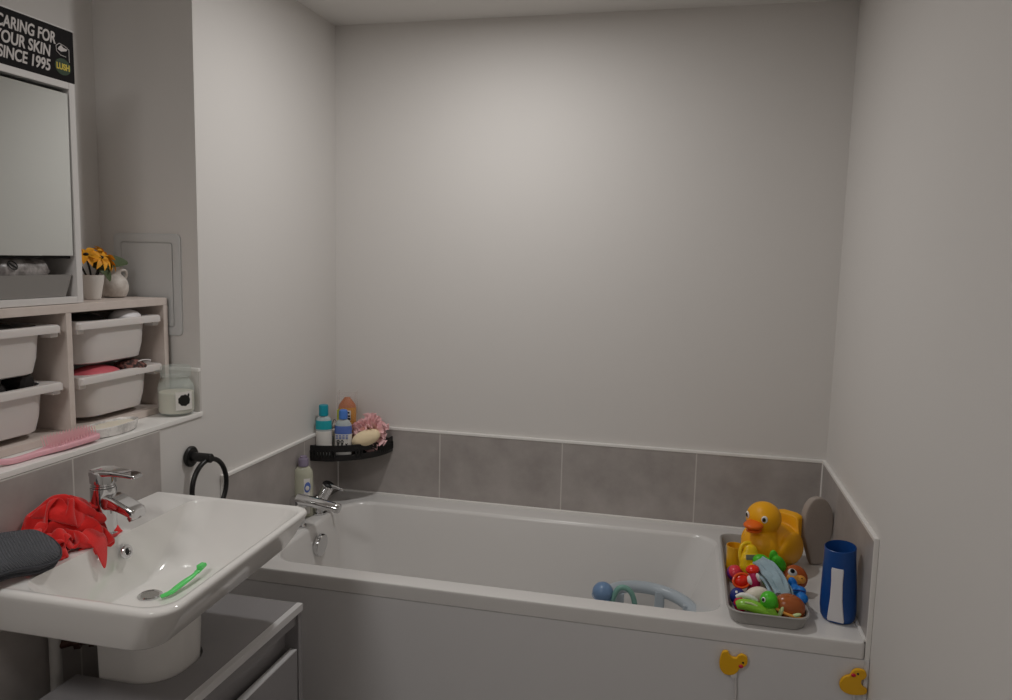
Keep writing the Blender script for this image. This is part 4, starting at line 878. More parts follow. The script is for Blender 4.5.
    233,-98,4,234,-110,4,234,-122,4,233,-135,4,231,-145,8,228,-156,11,223,-169,17,215,-178,17,206,-186,13,195,-190,7,185,-197,4,175,-203,4,164,-209,4,153,
    -215,4,143,-221,4,132,-226,12,122,-231,14,115,-235,23,104,-241,21,103,-243,9,114,-240,4,126,-236,4,137,-232,4,146,-232,14,157,-228,15,168,-224,15,180,
    -218,14,190,-213,14,201,-207,13,212,-200,11,273,-146,-45,269,-136,-38,268,-128,-30,275,-124,-20,271,-114,-13,259,-112,-11,251,-116,-3,246,-116,9,248,-110,
    20,251,-98,27,250,-86,32,247,-75,29,243,-65,24,241,-63,13,241,-73,4,243,-85,4,246,-97,4,246,-111,4,246,-124,4,244,-137,4,241,-149,4,236,-162,4,228,-170,4,
    217,-180,4,213,-190,4,202,-201,4,192,-206,4,181,-213,4,171,-219,4,159,-225,4,149,-231,4,138,-237,12,128,-242,14,121,-245,24,110,-251,22,108,-255,11,118,
    -252,4,129,-248,4,141,-245,4,151,-243,10,161,-237,7,172,-231,5,182,-225,4,193,-219,4,204,-214,4,216,-210,4,]
def cloth_points():
    return [[CLOTH[3 * i + c] * 5e-4 for c in range(3)] for i in range(CLOTH_N * CLOTH_N)]
rc_ = thing('red_washcloth', 'crumpled bright red washcloth heaped on the basin ledge beside the tap', 'cloth', (.065, -1.285, .83))
k = MB()
def CZ(x, y): return 1.5 + 1.8 * max(0, min(1, 1 - (x - .02) / .12)) * max(0, min(1, (y + .11) / .10))
k.add([Vector((max(.010, x - .021), -1.276 + y, .8316 + (z * CZ(x - .021, y) if z > 0 else max(z, min(0, (.1245 - (x - .021)) * 5))))) for x, y, z in cloth_points()],
      [(i * CLOTH_N + j, i * CLOTH_N + j + 1, (i + 1) * CLOTH_N + j + 1, (i + 1) * CLOTH_N + j) for i in range(CLOTH_N - 1) for j in range(CLOTH_N - 1)])
tail = [[V_ for V_ in spline([Vector(p) for p in row], 4)] for row in (
    ((.098, -1.300, .850), (.126, -1.298, .842), (.1335, -1.290, .822), (.136, -1.284, .806)),
    ((.096, -1.272, .862), (.125, -1.275, .848), (.1345, -1.276, .815), (.1385, -1.277, .786)),
    ((.094, -1.246, .856), (.123, -1.252, .842), (.1325, -1.262, .818), (.1365, -1.270, .800)))]
tail = [[spline([r[i] for r in tail], 3)[j] for i in range(len(tail[0]))] for j in range(7)]
tw = len(tail[0])
k.add([p for r in tail for p in r], [(i * tw + j, i * tw + j + 1, (i + 1) * tw + j + 1, (i + 1) * tw + j) for i in range(6) for j in range(tw - 1)])
o = k.build('cloth_folds', M['red'], rc_, angle=180)
m_ = o.modifiers.new('smooth', 'SMOOTH'); m_.factor = .4; m_.iterations = 2
m_ = o.modifiers.new('solid', 'SOLIDIFY'); m_.thickness = .0032; m_.offset = 0
m_ = o.modifiers.new('sub', 'SUBSURF'); m_.levels = 1; m_.render_levels = 2
mt_ = thing('exfoliating_mitt', 'dark grey ribbed mitt lying on the near left corner of the washbasin', 'mitt', (.07, -1.42, .83))
def mitt_ring(e, z, tl):
    o = [(-.050, -.085), (.040, -.092), (.050, -.06), (.047, -.01), (.052, .035), (.046, .072), (.02, .092), (-.014, .090), (-.036, .066), (-.043, .02), (-.046, -.03)]
    o = [Vector((p[0], p[1], 0)) for p in o]
    c = spline(o, 5, True)
    c = inset([(q.x, q.y) for q in c], e)
    return [Vector((x, y, z + tl * (.5 + x * 5))) for x, y in c]
mT = Matrix.Translation((.072, -1.437, .8565)) @ Matrix.Rotation(math.radians(26), 4, 'Y') @ Matrix.Rotation(math.radians(-14), 4, 'Z') @ Matrix.Scale(1.05, 4, (1, 0, 0)) @ Matrix.Scale(.93, 4, (0, 1, 0))
k = MB(); k.T = mT
k.loft([mitt_ring(.006, 0, 0), mitt_ring(.001, .004, 0), mitt_ring(0, .009, .0), mitt_ring(.004, .013, .0)], True, True)
k.build('mitt_back', M['mittedge'], mt_)
k = MB(); k.T = mT
rg = [mitt_ring(.002, .0135, 0), mitt_ring(.0, .018, .002), mitt_ring(.003, .024, .004), mitt_ring(.009, .029, .005), mitt_ring(.018, .032, .006), mitt_ring(.028, .0335, .006)]
k.loft(rg, True, True)
for i, p in enumerate(k.v):
    k.v[i] = p + Vector((0, 0, .004 * noise.noise(p * 25)))
k.build('ribbed_palm', M['mitt'], mt_, angle=80)
k = MB(); k.T = mT
k.tube([p for p in mitt_ring(.0, .0205, .001)], .0026, 8, closed=True)
k.build('edge_binding', M['mittedge'], mt_, angle=80)

tb = thing('toothbrush', 'translucent green toothbrush standing in the basin beside the drain', 'toothbrush', (.23, -1.19, .72))
k = MB(); P_ = spline([(.216, -1.222, .7185), (.226, -1.205, .7215), (.227, -1.185, .724), (.229, -1.165, .727), (.233, -1.148, .731), (.234, -1.132, .735)], 6)
L = len(P_)
k.tube(P_, [.0046 + .0026 * math.sin(PI * min(1, i / L * 1.15)) for i in range(L)], 12, flat=.7)
k.build('handle', M['brushgreen'], tb)
k = MB(); k.tube(spline([(.234, -1.134, .7345), (.235, -1.122, .738), (.236, -1.110, .743)], 5), [.0062] * 11, 12, flat=.55); k.build('head', M['brushgreen'], tb)
k = MB(); k.box((.2295, -1.129, .7385), (.2415, -1.110, .7475), .002); bh = k.build('bristles', M['brushgreen'], tb)

# ------------------------------------------------------------------ corner shelf and bottles
SR, SZ = .204, .716
cs = thing('corner_shelf', 'black corner shelf holding bath bottles in the back left corner', 'corner shelf', (.05, -.05, SZ))
k = MB()
o_ = [(.0095, -.0095)] + [(.0095 + SR * math.sin(a), -.0095 - SR * math.cos(a)) for a in [PI / 2 * i / 24 for i in range(25)]]
k.loft([z3(o_, SZ), z3(o_, SZ + .004)], True, True); k.build('base_plate', M['black'], cs)
k = MB()
A = [PI / 2 * i / 32 for i in range(33)]
def arc(r, z): return [Vector((.0095 + r * math.sin(a), -.0095 - r * math.cos(a), z)) for a in A]
for z0, z1 in ((SZ, SZ + .020), (SZ + .030, SZ + .052)):
    rings = [[Vector((.0095 + r * math.sin(a), -.0095 - r * math.cos(a), z)) for r, z in ((SR - .003, z0), (SR + .0015, z0), (SR + .0015, z1), (SR - .003, z1))] for a in A]
    k.loft(rings, True, True)
for i in (0, 1, 2, 3, 4, 5, 6, 7, 8, 15, 16, 17, 24, 25, 26, 27, 28, 29, 30, 31, 32):
    a = A[i]; p = Vector((.0095 + (SR - .0008) * math.sin(a), -.0095 - (SR - .0008) * math.cos(a), 0))
    k.cyl((p.x, p.y, SZ + .01), (p.x, p.y, SZ + .035), .0045, n=8)
k.build('guard_rail', M['black'], cs)
k = MB(); k.box((.0093, -.0095 - SR, SZ), (.0125, -.0095, SZ + .046), .001); k.box((.0095, -.0125, SZ), (.0095 + SR, -.0093, SZ + .046), .001)
k.build('wall_flange', M['black'], cs)
SB = SZ + .0045
def bottle(name, label, c, parts, rz=0.0, sx=1, sy=.62, cat='bottle'):
    t = thing(name, label, cat, c, rz)
    for pn, m, prof, ex in parts:
        k = MB(); k.lathe(prof, n=36, sx=1 if ex == 'r' else sx, sy=1 if ex == 'r' else sy, cap0=True, cap1=True)
        k.build(pn, m, t, world=False)
    return t
VW = math.radians(14)     # bottles face the room
bottle('shampoo_bottle', 'clear bottle with teal cap, leftmost on the black corner shelf', (.034, -.166, SB), [
    ('bottle_body', M['clearblue'], [(.022, 0), (.0255, .003), (.026, .01), (.026, .118), (.024, .128), (.016, .136), (.013, .138)], 'e'),
    ('paper_label', M['paper'], [(.0264, .014), (.0264, .088)], 'e'),
    ('label_band', M['tealband'], [(.0266, .094), (.0266, .116), (.0255, .123)], 'e'),
    ('cap', M['teal'], [(.0145, .138), (.0155, .140), (.0155, .170), (.0135, .174), (0, .1745)], 'r')], VW, 1, .7)
b = bottle('lotion_bottle', 'bottle with blue flip cap and blue and white label on the corner shelf', (.092, -.140, SB), [
    ('bottle_body', M['clearblue'], [(.022, 0), (.0275, .003), (.028, .012), (.0285, .09), (.027, .108), (.020, .120), (.012, .126)], 'e'),
    ('paper_label', M['paper'], [(.0284, .008), (.0288, .077)], 'e'),
    ('label_band', M['blueband'], [(.0289, .077), (.0290, .094), (.0277, .104)], 'e'),
    ('cap', M['bluecap'], [(.0125, .126), (.0145, .128), (.0145, .150), (.012, .156), (.006, .158), (0, .158)], 'r')], VW, 1, .62)
k = MB()
rnd = random.Random(7)
for i in range(4):
    for z in (.063, .068, .073):
        x = -.018 + i * .011; 
        k.box((x - .004, -.0195 + abs(x) * .12, z - .0012), (x + .004, -.0165, z + .0012), .0005)
k.build('label_lines', M['blueband'], b, world=False)
k = MB()
for i, x in enumerate((-.014, -.001, .013)):
    T = Matrix.Translation((x, -.0187 + abs(x) * .12, .047))
    k.T = T
    if i < 2: k.tube([(.004 * math.cos(a), 0, .0055 + .005 * math.sin(a)) for a in [2 * PI * q / 12 for q in range(12)]], .0014, 6, closed=True)
    k.tube([(-.004, 0, -.010), (0, 0, -.005), (.004, 0, .0)], .0014, 6); k.tube([(.004, 0, -.010), (0, 0, -.006), (-.003, 0, -.001)], .0014, 6)
k.build('label_marks', M['ink'], b, world=False)
b = bottle('tall_bottle', 'tall amber bottle with brown cap in a clear carton on the corner shelf', (.070, -.062, SB), [
    ('bottle_body', M['amber'], [(.022, 0), (.026, .004), (.0275, .135), (.0270, .150)], 'e'),
    ('cap', M['brown'], [(.0268, .150), (.0250, .158), (.019, .168), (.012, .178), (.008, .184), (0, .185)], 'e')], VW, 1.12, .75)
k = MB()
for sx_ in (-1, 1):
    for sy_ in (-1, 1): k.box((sx_ * .0305 - .0006, sy_ * .0225 - .0006, 0), (sx_ * .0305 + .0006, sy_ * .0225 + .0006, .204))
k.box((-.031, -.023, .1955), (.031, .023, .1967), .0005)
k.box((-.031, -.0229, 0), (.031, -.0226, .2035)); k.box((-.0311, -.023, 0), (-.0308, .023, .2035)); k.box((.0308, -.023, 0), (.0311, .023, .2035))
k.build('clear_carton', mat('carton_film', 'D8C8C4', .12, alpha=.09), b, world=False)
k = MB(); k.box((-.0185, -.0240, .108), (.016, -.0232, .142), .0003); pl_ = k.build('paper_label', M['paper'], b, world=False)
k = MB()
for x0, x1, z0, z1 in ((-.016, -.006, .131, .139), (-.003, .012, .132, .138), (-.010, .0, .110, .116), (.004, .014, .120, .126), (.002, .015, .110, .117)): k.box((x0, -.0245, z0), (x1, -.0238, z1), .0004)
k.build('label_marks', M['ink'], pl_, world=False)
k = MB(); k.box((-.030, -.0238, .03), (-.020, -.0230, .145), .0003); k.box((-.0205, -.0236, .0), (-.012, -.0230, .12), .0003); k.build('label_band', M['limeside'], b, world=False)
b = bottle('small_bottle', 'small bottle with a cream cap between the teal and blue capped bottles', (.041, -.104, SB), [
    ('bottle_body', M['clearblue'], [(.011, 0), (.0125, .002), (.0125, .050), (.010, .058)], 'r'),
    ('cap', M['cream'], [(.0085, .058), (.009, .060), (.009, .078), (.008, .080)], 'r')], VW)
k = MB(); k.tube(spline([(-.006, 0, .080), (-.005, 0, .10), (.001, 0, .113), (.007, 0, .104), (.007, 0, .080)], 5), .0011, 6); lab(k.build('hanging_loop', M['mittedge'], b, world=False), 'thin dark loop')

# pouf: many ruffled mesh folds in one net ball
pf = thing('bath_pouf', 'pink mesh bath pouf at the right end of the corner shelf', 'bath pouf', (.165, -.062, SB))
k = MB(); rnd = random.Random(11)
pc = Vector((.158, -.076, SB + .071))
k.ell(pc, (.036, .034, .036), u=20, w=12)
for i in range(46):
    z = 1 - 2 * (i + .5) / 46; a = i * 2.39996; d = Vector((math.sqrt(1 - z * z) * math.cos(a), math.sqrt(1 - z * z) * math.sin(a), z))
    T = Matrix.Translation(pc) @ d.to_track_quat('Z', 'Y').to_matrix().to_4x4() @ Matrix.Rotation(rnd.uniform(0, 6.28), 4, 'Z')
    R0 = []; R1 = []; R2 = []
    ln = rnd.uniform(.014, .024); hh = rnd.uniform(.053, .070); m_ = rnd.choice((2, 3)); ph = rnd.uniform(0, 6)
    for j in range(15):
        t = j / 14 - .5; y = t * ln * 2
        w_ = .0075 * math.sin(m_ * 2 * PI * t + ph)
        hz = hh - 20 * abs(t) ** 3 * .008
        R0.append(T @ Vector((w_ * .3, y * .6, .026))); R1.append(T @ Vector((w_, y, hz - .006))); R2.append(T @ Vector((w_ * 1.7, y * 1.15, hz)))
    k.loft([R0, R1, R2], False, False, closed=False)
for i, p in enumerate(k.v):                                    # the net gives way against the walls and the shelf
    k.v[i] = Vector((max(p.x, .016), min(p.y, -.014), max(p.z, SB + .001)))
k.build('mesh_folds', M['pouf'], pf, angle=70)
k = MB(); k.tube(spline([(.150, -.10, SB + .09), (.158, -.10, SB + .075), (.170, -.118, SB + .062), (.158, -.122, SB + .055)], 6), .0024, 8); k.build('hanging_cord', M['eyewhite'], pf)
sp = lump('bath_sponge', (.166, -.124, SB + .063), (.049, .027, .027), M['sponge'], 'cream oval sponge in front of the pink pouf', 'sponge', (0, -.35, .45), .05, 14)

wb = bottle('baby_wash_bottle', 'pale green wash bottle with lilac cap standing behind the bath tap', (.031, -.300, .5602), [
    ('bottle_body', M['wash'], [(.024, 0), (.0285, .003), (.0295, .012), (.0295, .135), (.027, .150), (.019, .160), (.0135, .163)], 'e'),
    ('cap', M['lilac'], [(.0145, .163), (.016, .165), (.016, .185), (.0145, .188), (.011, .189), (.0105, .195), (0, .196)], 'r')], math.radians(20), 1, .62)
k = MB()
k.loft([[Vector((.003 + .0215 * t, -.0192 + .009 * t ** 2, z)) for t in (0, .25, .5, .75, 1)] for z in (.012, .05, .09, .118, .126)], False, False, closed=False)
wl = k.build('paper_label', M['paper'], wb, world=False)
k = MB(); k.ell((.014, -.0180, .098), (.0095, .0016, .017), (0, .15, .1)); k.build('label_blue_oval', M['blueband'], wl, world=False)
k = MB(); k.ell((.014, -.0190, .096), (.006, .0016, .008), (0, .15, .1)); k.build('label_white_oval', M['paper'], wl, world=False)

# ------------------------------------------------------------------ bath end: caddy, duck, toys
DZ = .5602
cd = thing('toy_caddy', 'grey plastic tray full of bath toys on the right end of the bath', 'toy tray', (1.40, -.42, DZ))
k = MB()
def cq(e, z, r=.035): return z3(rr(1.312 + e, 1.490 - e, -.690 + e, -.165 - e, (r, r, r, r), 8), z)
k.loft([cq(.010, DZ, .03), cq(.006, DZ + .003), cq(.0, DZ + .028), cq(-.002, DZ + .0315), cq(.0015, DZ + .0325), cq(.004, DZ + .028), cq(.010, DZ + .006), cq(.013, DZ + .0045)], True, True)
k.build('tray_shell', M['caddy'], cd)
k = MB(); 
k.tube([(p.x, p.y, p.z) for p in cq(-.0016, DZ + .0315)], .0022, 8, closed=True); k.build('rim', M['caddy'], cd)

FZ_ = DZ + .005
dk = thing('rubber_duck', 'big yellow rubber duck sitting behind the pile of bath toys', 'rubber duck', (1.440, -.318, DZ), math.radians(143))
# local: +y is where the duck looks, built from blended volumes
k = MB()
k.ell((0, 0, .080), (.066, .088, .060), u=32, w=20); k.ell((0, -.035, .075), (.062, .060, .055))
k.ell((0, .052, .086), (.052, .044, .056)); k.ell((0, .045, .124), (.037, .034, .035))
k.ell((0, .046, .166), (.044, .043, .042), u=32, w=20)
k.loft([[Vector((q[0], -.050 - .012 * t, .085 + q[1] * .6)) for q in rr(-.05 + .014 * t, .05 - .014 * t, -.03, .05 + .07 * t, .02, 5)] for t in (0, 1)] +
       [[Vector((q[0], -.084, .085 + q[1] * .6)) for q in rr(-.036, .036, .0, .125, .018, 5)]], True, True)
for s in (-1, 1): k.ell((s * .050, -.008, .088), (.019, .060, .042), (.18, 0, s * -.10))
for i, p in enumerate(k.v): k.v[i] = Vector((p.x, p.y, max(p.z, .0265)))
db = k.build('duck_body', M['duck'], dk, world=False, remesh=.0028)
k = MB()
k.loft([[Vector((w * math.cos(a), y, z + h * math.sin(a))) for a in [2 * PI * i / 20 for i in range(20)]] for y, z, w, h in ((.078, .157, .022, .013), (.090, .157, .024, .012), (.102, .156, .022, .009), (.112, .1565, .015, .006), (.117, .157, .006, .003))], True, True)
k.loft([[Vector((w * math.cos(a), y, z + h * math.sin(a))) for a in [2 * PI * i / 20 for i in range(20)]] for y, z, w, h in ((.076, .144, .017, .008), (.092, .142, .018, .006), (.104, .143, .012, .004), (.108, .144, .004, .002))], True, True)
k.build('bill', M['duckbill'], dk, world=False, sub=0, angle=70)
for s in (-1, 1):
    k = MB(); k.ell((s * .024, .0815, .175), (.0078, .0035, .0100), (-.15, 0, s * -.55)); e = k.build('eye', M['eyewhite'], dk, world=False)
    k = MB(); k.ell((s * .0242, .0838, .175), (.0045, .0028, .0062), (-.15, 0, s * -.55)); k.build('pupil', M['eyeblack'], e, world=False)
dk.scale = (1.05, 1.05, 1.05)
dk.location.z = FZ_ - .0265

# --- the pile, back to front
FZ = DZ + .005
t = thing('stacking_cup', 'yellow stacking cup at the back left of the toy tray', 'toy cup', (1.343, -.375, FZ))
k = MB(); k.lathe([(.020, 0), (.0225, .002), (.0235, .062), (.0245, .064), (.0245, .070), (.0228, .070), (.0215, .060), (.020, .004), (0, .004)], (1.343, -.372, FZ), 32, cap1=False); k.build('cup_wall', M['yellow2'], t)
t = thing('striped_ball', 'pink and purple toy ball under the yellow cup in the tray', 'toy ball', (1.336, -.448, FZ))
k = MB(); k.ell((1.3395, -.448, FZ + .0215), .0215, u=32, w=20); k.build('ball_skin', M['toypink'], t)
k = MB(); T = Matrix.Translation((1.3395, -.448, FZ + .0215)) @ Matrix.Rotation(.7, 4, 'X') @ Matrix.Rotation(.4, 4, 'Y')
k.lathe([(.0206, -.006), (.0217, -.003), (.0217, .003), (.0206, .006)], n=32, mat4=T, cap0=False, cap1=False); k.build('stripe', M['purple'], t)

t = thing('bath_thermometer', 'yellow duck shaped bath thermometer with a grey display', 'thermometer', (1.374, -.440, FZ))
TT = frame((1.3745, -.452, FZ + .062), (.972, .232, .0), (-.06, .25, .95))
k = MB(); k.T = TT
k.ell((0, 0, 0), (.0275, .030, .0155)); k.ell((.001, .022, 0), (.019, .020, .012)); k.ell((-.001, -.012, -.001), (.027, .022, .016))
tbod = k.build('float_body', M['yellow'], t, remesh=.0018)
k = MB(); k.T = TT
k.tube(spline([(-.0225, -.008, 0), (-.026, .016, 0), (-.021, .036, 0), (-.008, .044, -.001), (.003, .042, -.001)], 6), .0048, 12); k.build('carry_loop', M['yellow'], t)
k = MB(); k.T = TT; k.box((-.015, .003, .0125), (.014, .016, .0172), .0012); k.build('display', M['lcd'], t)
k = MB(); k.T = TT; k.ell((.006, -.018, .017), (.0165, .0145, .0125)); hd = k.build('duck_head', M['yellow'], t)
k = MB(); k.T = TT; k.ell((-.003, -.028, .027), (.006, .0045, .005)); k.build('bill', M['duckbill'], hd)
k = MB(); k.T = TT
for x in (-.003, .012): k.ell((x, -.016, .0285), .0017)
k.build('eyes', M['eyeblack'], hd)

t = thing('frog_puppet', 'bright green floppy toy between the big duck and the grey blue cloth', 'soft toy', (1.418, -.470, FZ))
k = MB()
k.ell((1.400, -.466, FZ + .068), (.022, .018, .018), (0, .3, .2)); k.ell((1.417, -.472, FZ + .066), (.015, .013, .015))
k.ell((1.429, -.478, FZ + .084), (.012, .009, .025), (.2, -.25, .3)); k.ell((1.443, -.482, FZ + .072), (.015, .010, .026), (.1, -.6, .3))
k.ell((1.420, -.460, FZ + .035), (.020, .018, .034))
k.build('toy_body', M['green'], t, remesh=.0019)

t = thing('red_fish_toy', 'glossy red squirter toy with a white cheek, left in the tray', 'bath toy', (1.350, -.545, FZ))
TT = frame((1.3475, -.560, FZ + .050), (.93, .25, .30), (-.30, .3, .85))
k = MB(); k.T = TT; k.ell((0, 0, 0), (.0225, .017, .016)); k.ell((.014, -.004, 0), (.014, .014, .013)); k.build('toy_body', M['toyred'], t, remesh=.0016)
k = MB(); k.T = TT; k.tube([(.0205 * math.cos(a) - .002, .0165 * math.sin(a), .010) for a in [2 * PI * i / 28 for i in range(28)]], .0031, 8, closed=True); k.build('mouth_rim', M['toyorange'], t)
k = MB(); k.T = TT; k.ell((.019, -.004, .010), (.0095, .012, .008)); k.build('cheek', M['eyewhite'], t)
t = thing('magenta_bath_toy', 'magenta and red squirter toy beside the grey blue cloth', 'bath toy', (1.376, -.560, FZ))
k = MB(); k.ell((1.378, -.560, FZ + .052), (.013, .017, .030), (0, -.25, .2)); k.ell((1.374, -.553, FZ + .076), (.014, .014, .012)); k.ell((1.378, -.56, FZ + .022), (.018, .018, .022)); k.build('toy_body', M['magenta'], t, remesh=.0017)
k = MB(); k.ell((1.372, -.556, FZ + .079), (.0165, .0155, .011), (0, -.2, 0)); k.build('red_hood', M['toyred'], t)
k = MB(); k.ell((1.386, -.572, FZ + .066), (.0055, .006, .012), (0, -.5, 0)); k.build('white_fin', M['eyewhite'], t)
t = thing('navy_ball', 'navy blue toy ball against the left side of the tray', 'toy ball', (1.334, -.588, FZ))
k = MB(); k.ell((1.338, -.588, FZ + .020), (.0185, .021, .0205), u=32, w=18); k.build('ball_skin', M['navy'], t)
k = MB(); k.ell((1.3345, -.598, FZ + .034), (.004, .005, .004)); k.build('spot', M['eyewhite'], t)
t = thing('crimson_ball', 'glossy crimson toy ball in front of the navy ball', 'toy ball', (1.342, -.632, FZ))
k = MB(); k.ell((1.3435, -.628, FZ + .0185), (.017, .0165, .0185), u=32, w=18); k.build('ball_skin', M['crimson'], t)
k = MB(); k.tube([(1.3435 + .0172 * math.cos(a), -.628 + .0167 * math.sin(a), FZ + .0185) for a in [2 * PI * i / 30 for i in range(30)]], .0012, 6, closed=True); k.build('seam', M['navy'], t)
t = thing('cream_bath_toy', 'cream coloured squirter toy behind the green turtle head', 'bath toy', (1.372, -.622, FZ))
k = MB(); k.ell((1.379, -.618, FZ + .040), (.030, .018, .021), (0, -.25, .25)); k.ell((1.358, -.628, FZ + .034), (.013, .012, .013)); k.ell((1.379, -.615, FZ + .016), (.017, .014, .017)); k.build('toy_body', M['cream'], t, remesh=.0017)
k = MB(); k.ell((1.384, -.640, FZ + .026), (.012, .006, .007), (0, .2, .2)); k.build('red_belly', M['toyred'], t)

# folded grey blue cloth book: stacked leaves
t = thing('cloth_book', 'grey blue folded cloth lying across the middle of the toys', 'cloth', (1.42, -.55, FZ))
A_, B_ = Vector((1.397, -.505, FZ + .094)), Vector((1.449, -.618, FZ + .064))
ax = (B_ - A_).normalized(); up_ = Vector((.25, -.35, .9)); up_ = (up_ - ax * up_.dot(ax)).normalized(); sd_ = ax.cross(up_)
for j, (off, dz, wd_, l0, l1, rl_) in enumerate(((-.0260, -.026, .0115, .06, .92, 1.05), (-.0160, -.010, .0110, .0, 1.0, .95), (-.004, .002, .0115, -.06, 1.04, .80), (.0085, .003, .0110, .02, 1.0, .55), (.0200, -.003, .0105, .12, .98, .15), (.0275, -.017, .009, .26, .92, -.5))):
    k = MB(); rg = []
    for i in range(17):
        tt = l0 + (l1 - l0) * i / 16; p = A_ + (B_ - A_) * tt + up_ * (dz + .003 * math.sin(i * .8 + j * 1.7) - .05 * (tt - .45) ** 2) + sd_ * (off + .0025 * math.sin(i * .7 + j * 2))
        ww = wd_ * (.70 + .30 * math.sin(PI * min(1, .15 + tt * .8))); hh = .0036
        cr_, sr_ = math.cos(rl_), math.sin(rl_); e1 = sd_ * cr_ - up_ * sr_; e2 = up_ * cr_ + sd_ * sr_
        rg.append([p + e1 * q[0] + e2 * (q[1] + .0015 * math.cos(q[0] / ww * 2.5 + j + i * .5)) for q in rr(-ww, ww, -hh, hh, .0030, 3)])
    k.loft(rg, True, True); k.build('cloth_fold', M['bluegrey'], t, angle=60)

t = thing('monkey_toy', 'chestnut toy with a tan animal face at the right of the tray', 'bath toy', (1.478, -.480, FZ))
TT = frame((1.480, -.482, FZ + .043), (.93, .18, -.30), (.15, .45, .80))
k = MB(); k.T = TT; k.ell((.004, 0, -.004), (.033, .031, .017)); k.ell((.004, -.012, -.012), (.024, .022, .014)); k.build('head', M['monkey'], t, remesh=.002)
k = MB(); k.T = TT; k.ell((-.004, -.007, .0105), (.020, .014, .0065), (0, 0, .1)); k.ell((.013, -.003, .0125), (.0125, .010, .005)); k.build('face', M['tan'], t)
k = MB(); k.T = TT; k.ell((-.012, .006, .0125), (.012, .010, .0055)); k.build('eye_patch', M['eyewhite'], t)
k = MB(); k.T = TT; k.ell((-.015, .009, .0175), (.0062, .0055, .002)); k.build('eye', M['eyeblack'], t)
k = MB(); k.T = TT; k.ell((.012, -.001, .0175), (.0018, .0015, .001)); k.build('nostril', M['eyeblack'], t)

t = thing('blue_soft_toy', 'bright blue toy beside the brown turtle shell', 'bath toy', (1.475, -.560, FZ))
k = MB()
k.ell((1.4745, -.560, FZ + .030), (.0205, .023, .023)); k.ell((1.468, -.545, FZ + .050), (.011, .010, .017), (0, -.3, .2)); k.ell((1.483, -.575, FZ + .045), (.013, .012, .012))
k.ell((1.4835, -.600, FZ + .040), (.0145, .015, .011), (.3, .4, 0)); k.ell((1.4745, -.56, FZ + .012), (.015, .016, .012)); k.build('toy_body', M['toyblue'], t, remesh=.0018)
k = MB(); k.tube(spline([(1.4655, -.578, FZ + .0475), (1.478, -.588, FZ + .0525), (1.4905, -.588, FZ + .0505)], 6), .0016, 6); k.build('fold_line', M['navy'], t)

t = thing('turtle_toy', 'toy turtle with green head and brown shell at the front of the tray', 'toy turtle', (1.43, -.655, FZ))
k = MB(); k.ell((1.4495, -.646, FZ + .034), (.037, .0275, .030), (0, .25, .1), u=32, w=20); k.build('shell', M['shell'], t, remesh=.002)
k = MB(); k.tube([(1.4495 + .038 * math.cos(a), -.647 + .028 * math.sin(a), FZ + .026 - .010 * math.cos(a)) for a in [2 * PI * i / 40 for i in range(40)]], .0032, 8, closed=True); k.build('shell_rim', M['tan'], t)
k = MB(); k.ell((1.4015, -.664, FZ + .0525), (.020, .0185, .0205), u=28, w=18); k.ell((1.418, -.655, FZ + .040), (.012, .012, .012)); th = k.build('head', M['green'], t, remesh=.0016)
for dx, dy in ((-.013, -.0145), (.0, -.019)):
    if dx < -.005:
        k = MB(); k.ell((1.4015 + dx, -.664 + dy, FZ + .058), (.0050, .0036, .0062), (0, 0, -.7)); e = k.build('eye', M['eyewhite'], th)
        k = MB(); k.ell((1.4015 + dx - .0012, -.664 + dy - .0022, FZ + .0585), (.0032, .0024, .0042), (0, 0, -.7)); k.build('pupil', M['eyeblack'], e)
for x, y, z, ry in ((1.4285, -.672, FZ + .030, .3), (1.460, -.672, FZ + .026, 1.2)):
    k = MB(); k.ell((x, y, z), (.0048, .005, .014), (0, ry, 0)); k.build('leg', M['lime2'], t)

t = thing('crocodile_toy', 'green crocodile toy lying along the front edge of the tray', 'toy crocodile', (1.36, -.655, FZ))
k = MB(); P_ = spline([(1.331, -.664, FZ + .030), (1.345, -.664, FZ + .035), (1.366, -.666, FZ + .034), (1.388, -.668, FZ + .028), (1.408, -.669, FZ + .022), (1.422, -.669, FZ + .018)], 5); nn = len(P_)
k.tube(P_, [(.008 + .0082 * math.sin(PI * min(1, .1 + .95 * i / nn))) for i in range(nn)], 16, flat=.85)
k.ell((1.402, -.669, FZ + .024), (.019, .0105, .016)); k.build('toy_body', M['lime'], t, remesh=.0016)
k = MB(); k.tube(spline([(1.329, -.652, FZ + .046), (1.343, -.650, FZ + .051), (1.362, -.651, FZ + .049), (1.379, -.652, FZ + .041)], 5), [.003 + .0032 * math.sin(PI * i / 15) for i in range(16)], 10); k.build('white_jaw', M['eyewhite'], t)
k = MB(); k.tube([(1.348, -.675, FZ + .045), (1.362, -.677, FZ + .045), (1.380, -.677, FZ + .038)], [.002, .0028, .002], 8); k.build('pale_stripe', M['lime2'], t)

# foam pad and rinse cup
pdT = frame((1.5640, -.248, DZ), (.90, .42, 0), (.10, .10, .98))
fp = thing('foam_pad', 'taupe oval foam pad leaning on the right tile strip behind the blue cup', 'bath pad', (1.5625, -.252, DZ))
k = MB()
ol = spline([(x, y, 0) for x, y in ((-.014, .0005), (.018, .0), (.034, .035), (.052, .085), (.056, .125), (.046, .162), (.022, .188), (-.012, .192), (-.038, .170), (-.050, .130), (-.047, .085), (-.030, .035))], 5, True)
ol = [(p.x * .88, max(0, p.y) * .985) for p in ol]
k.prism(ol, .026, pdT @ Matrix.Translation((0, 0, -.013)), bev=.008)
for i, p in enumerate(k.v): k.v[i] = Vector((min(p.x, W - .0098), p.y, max(p.z, DZ)))
k.build('pad_foam', M['pad'], fp)

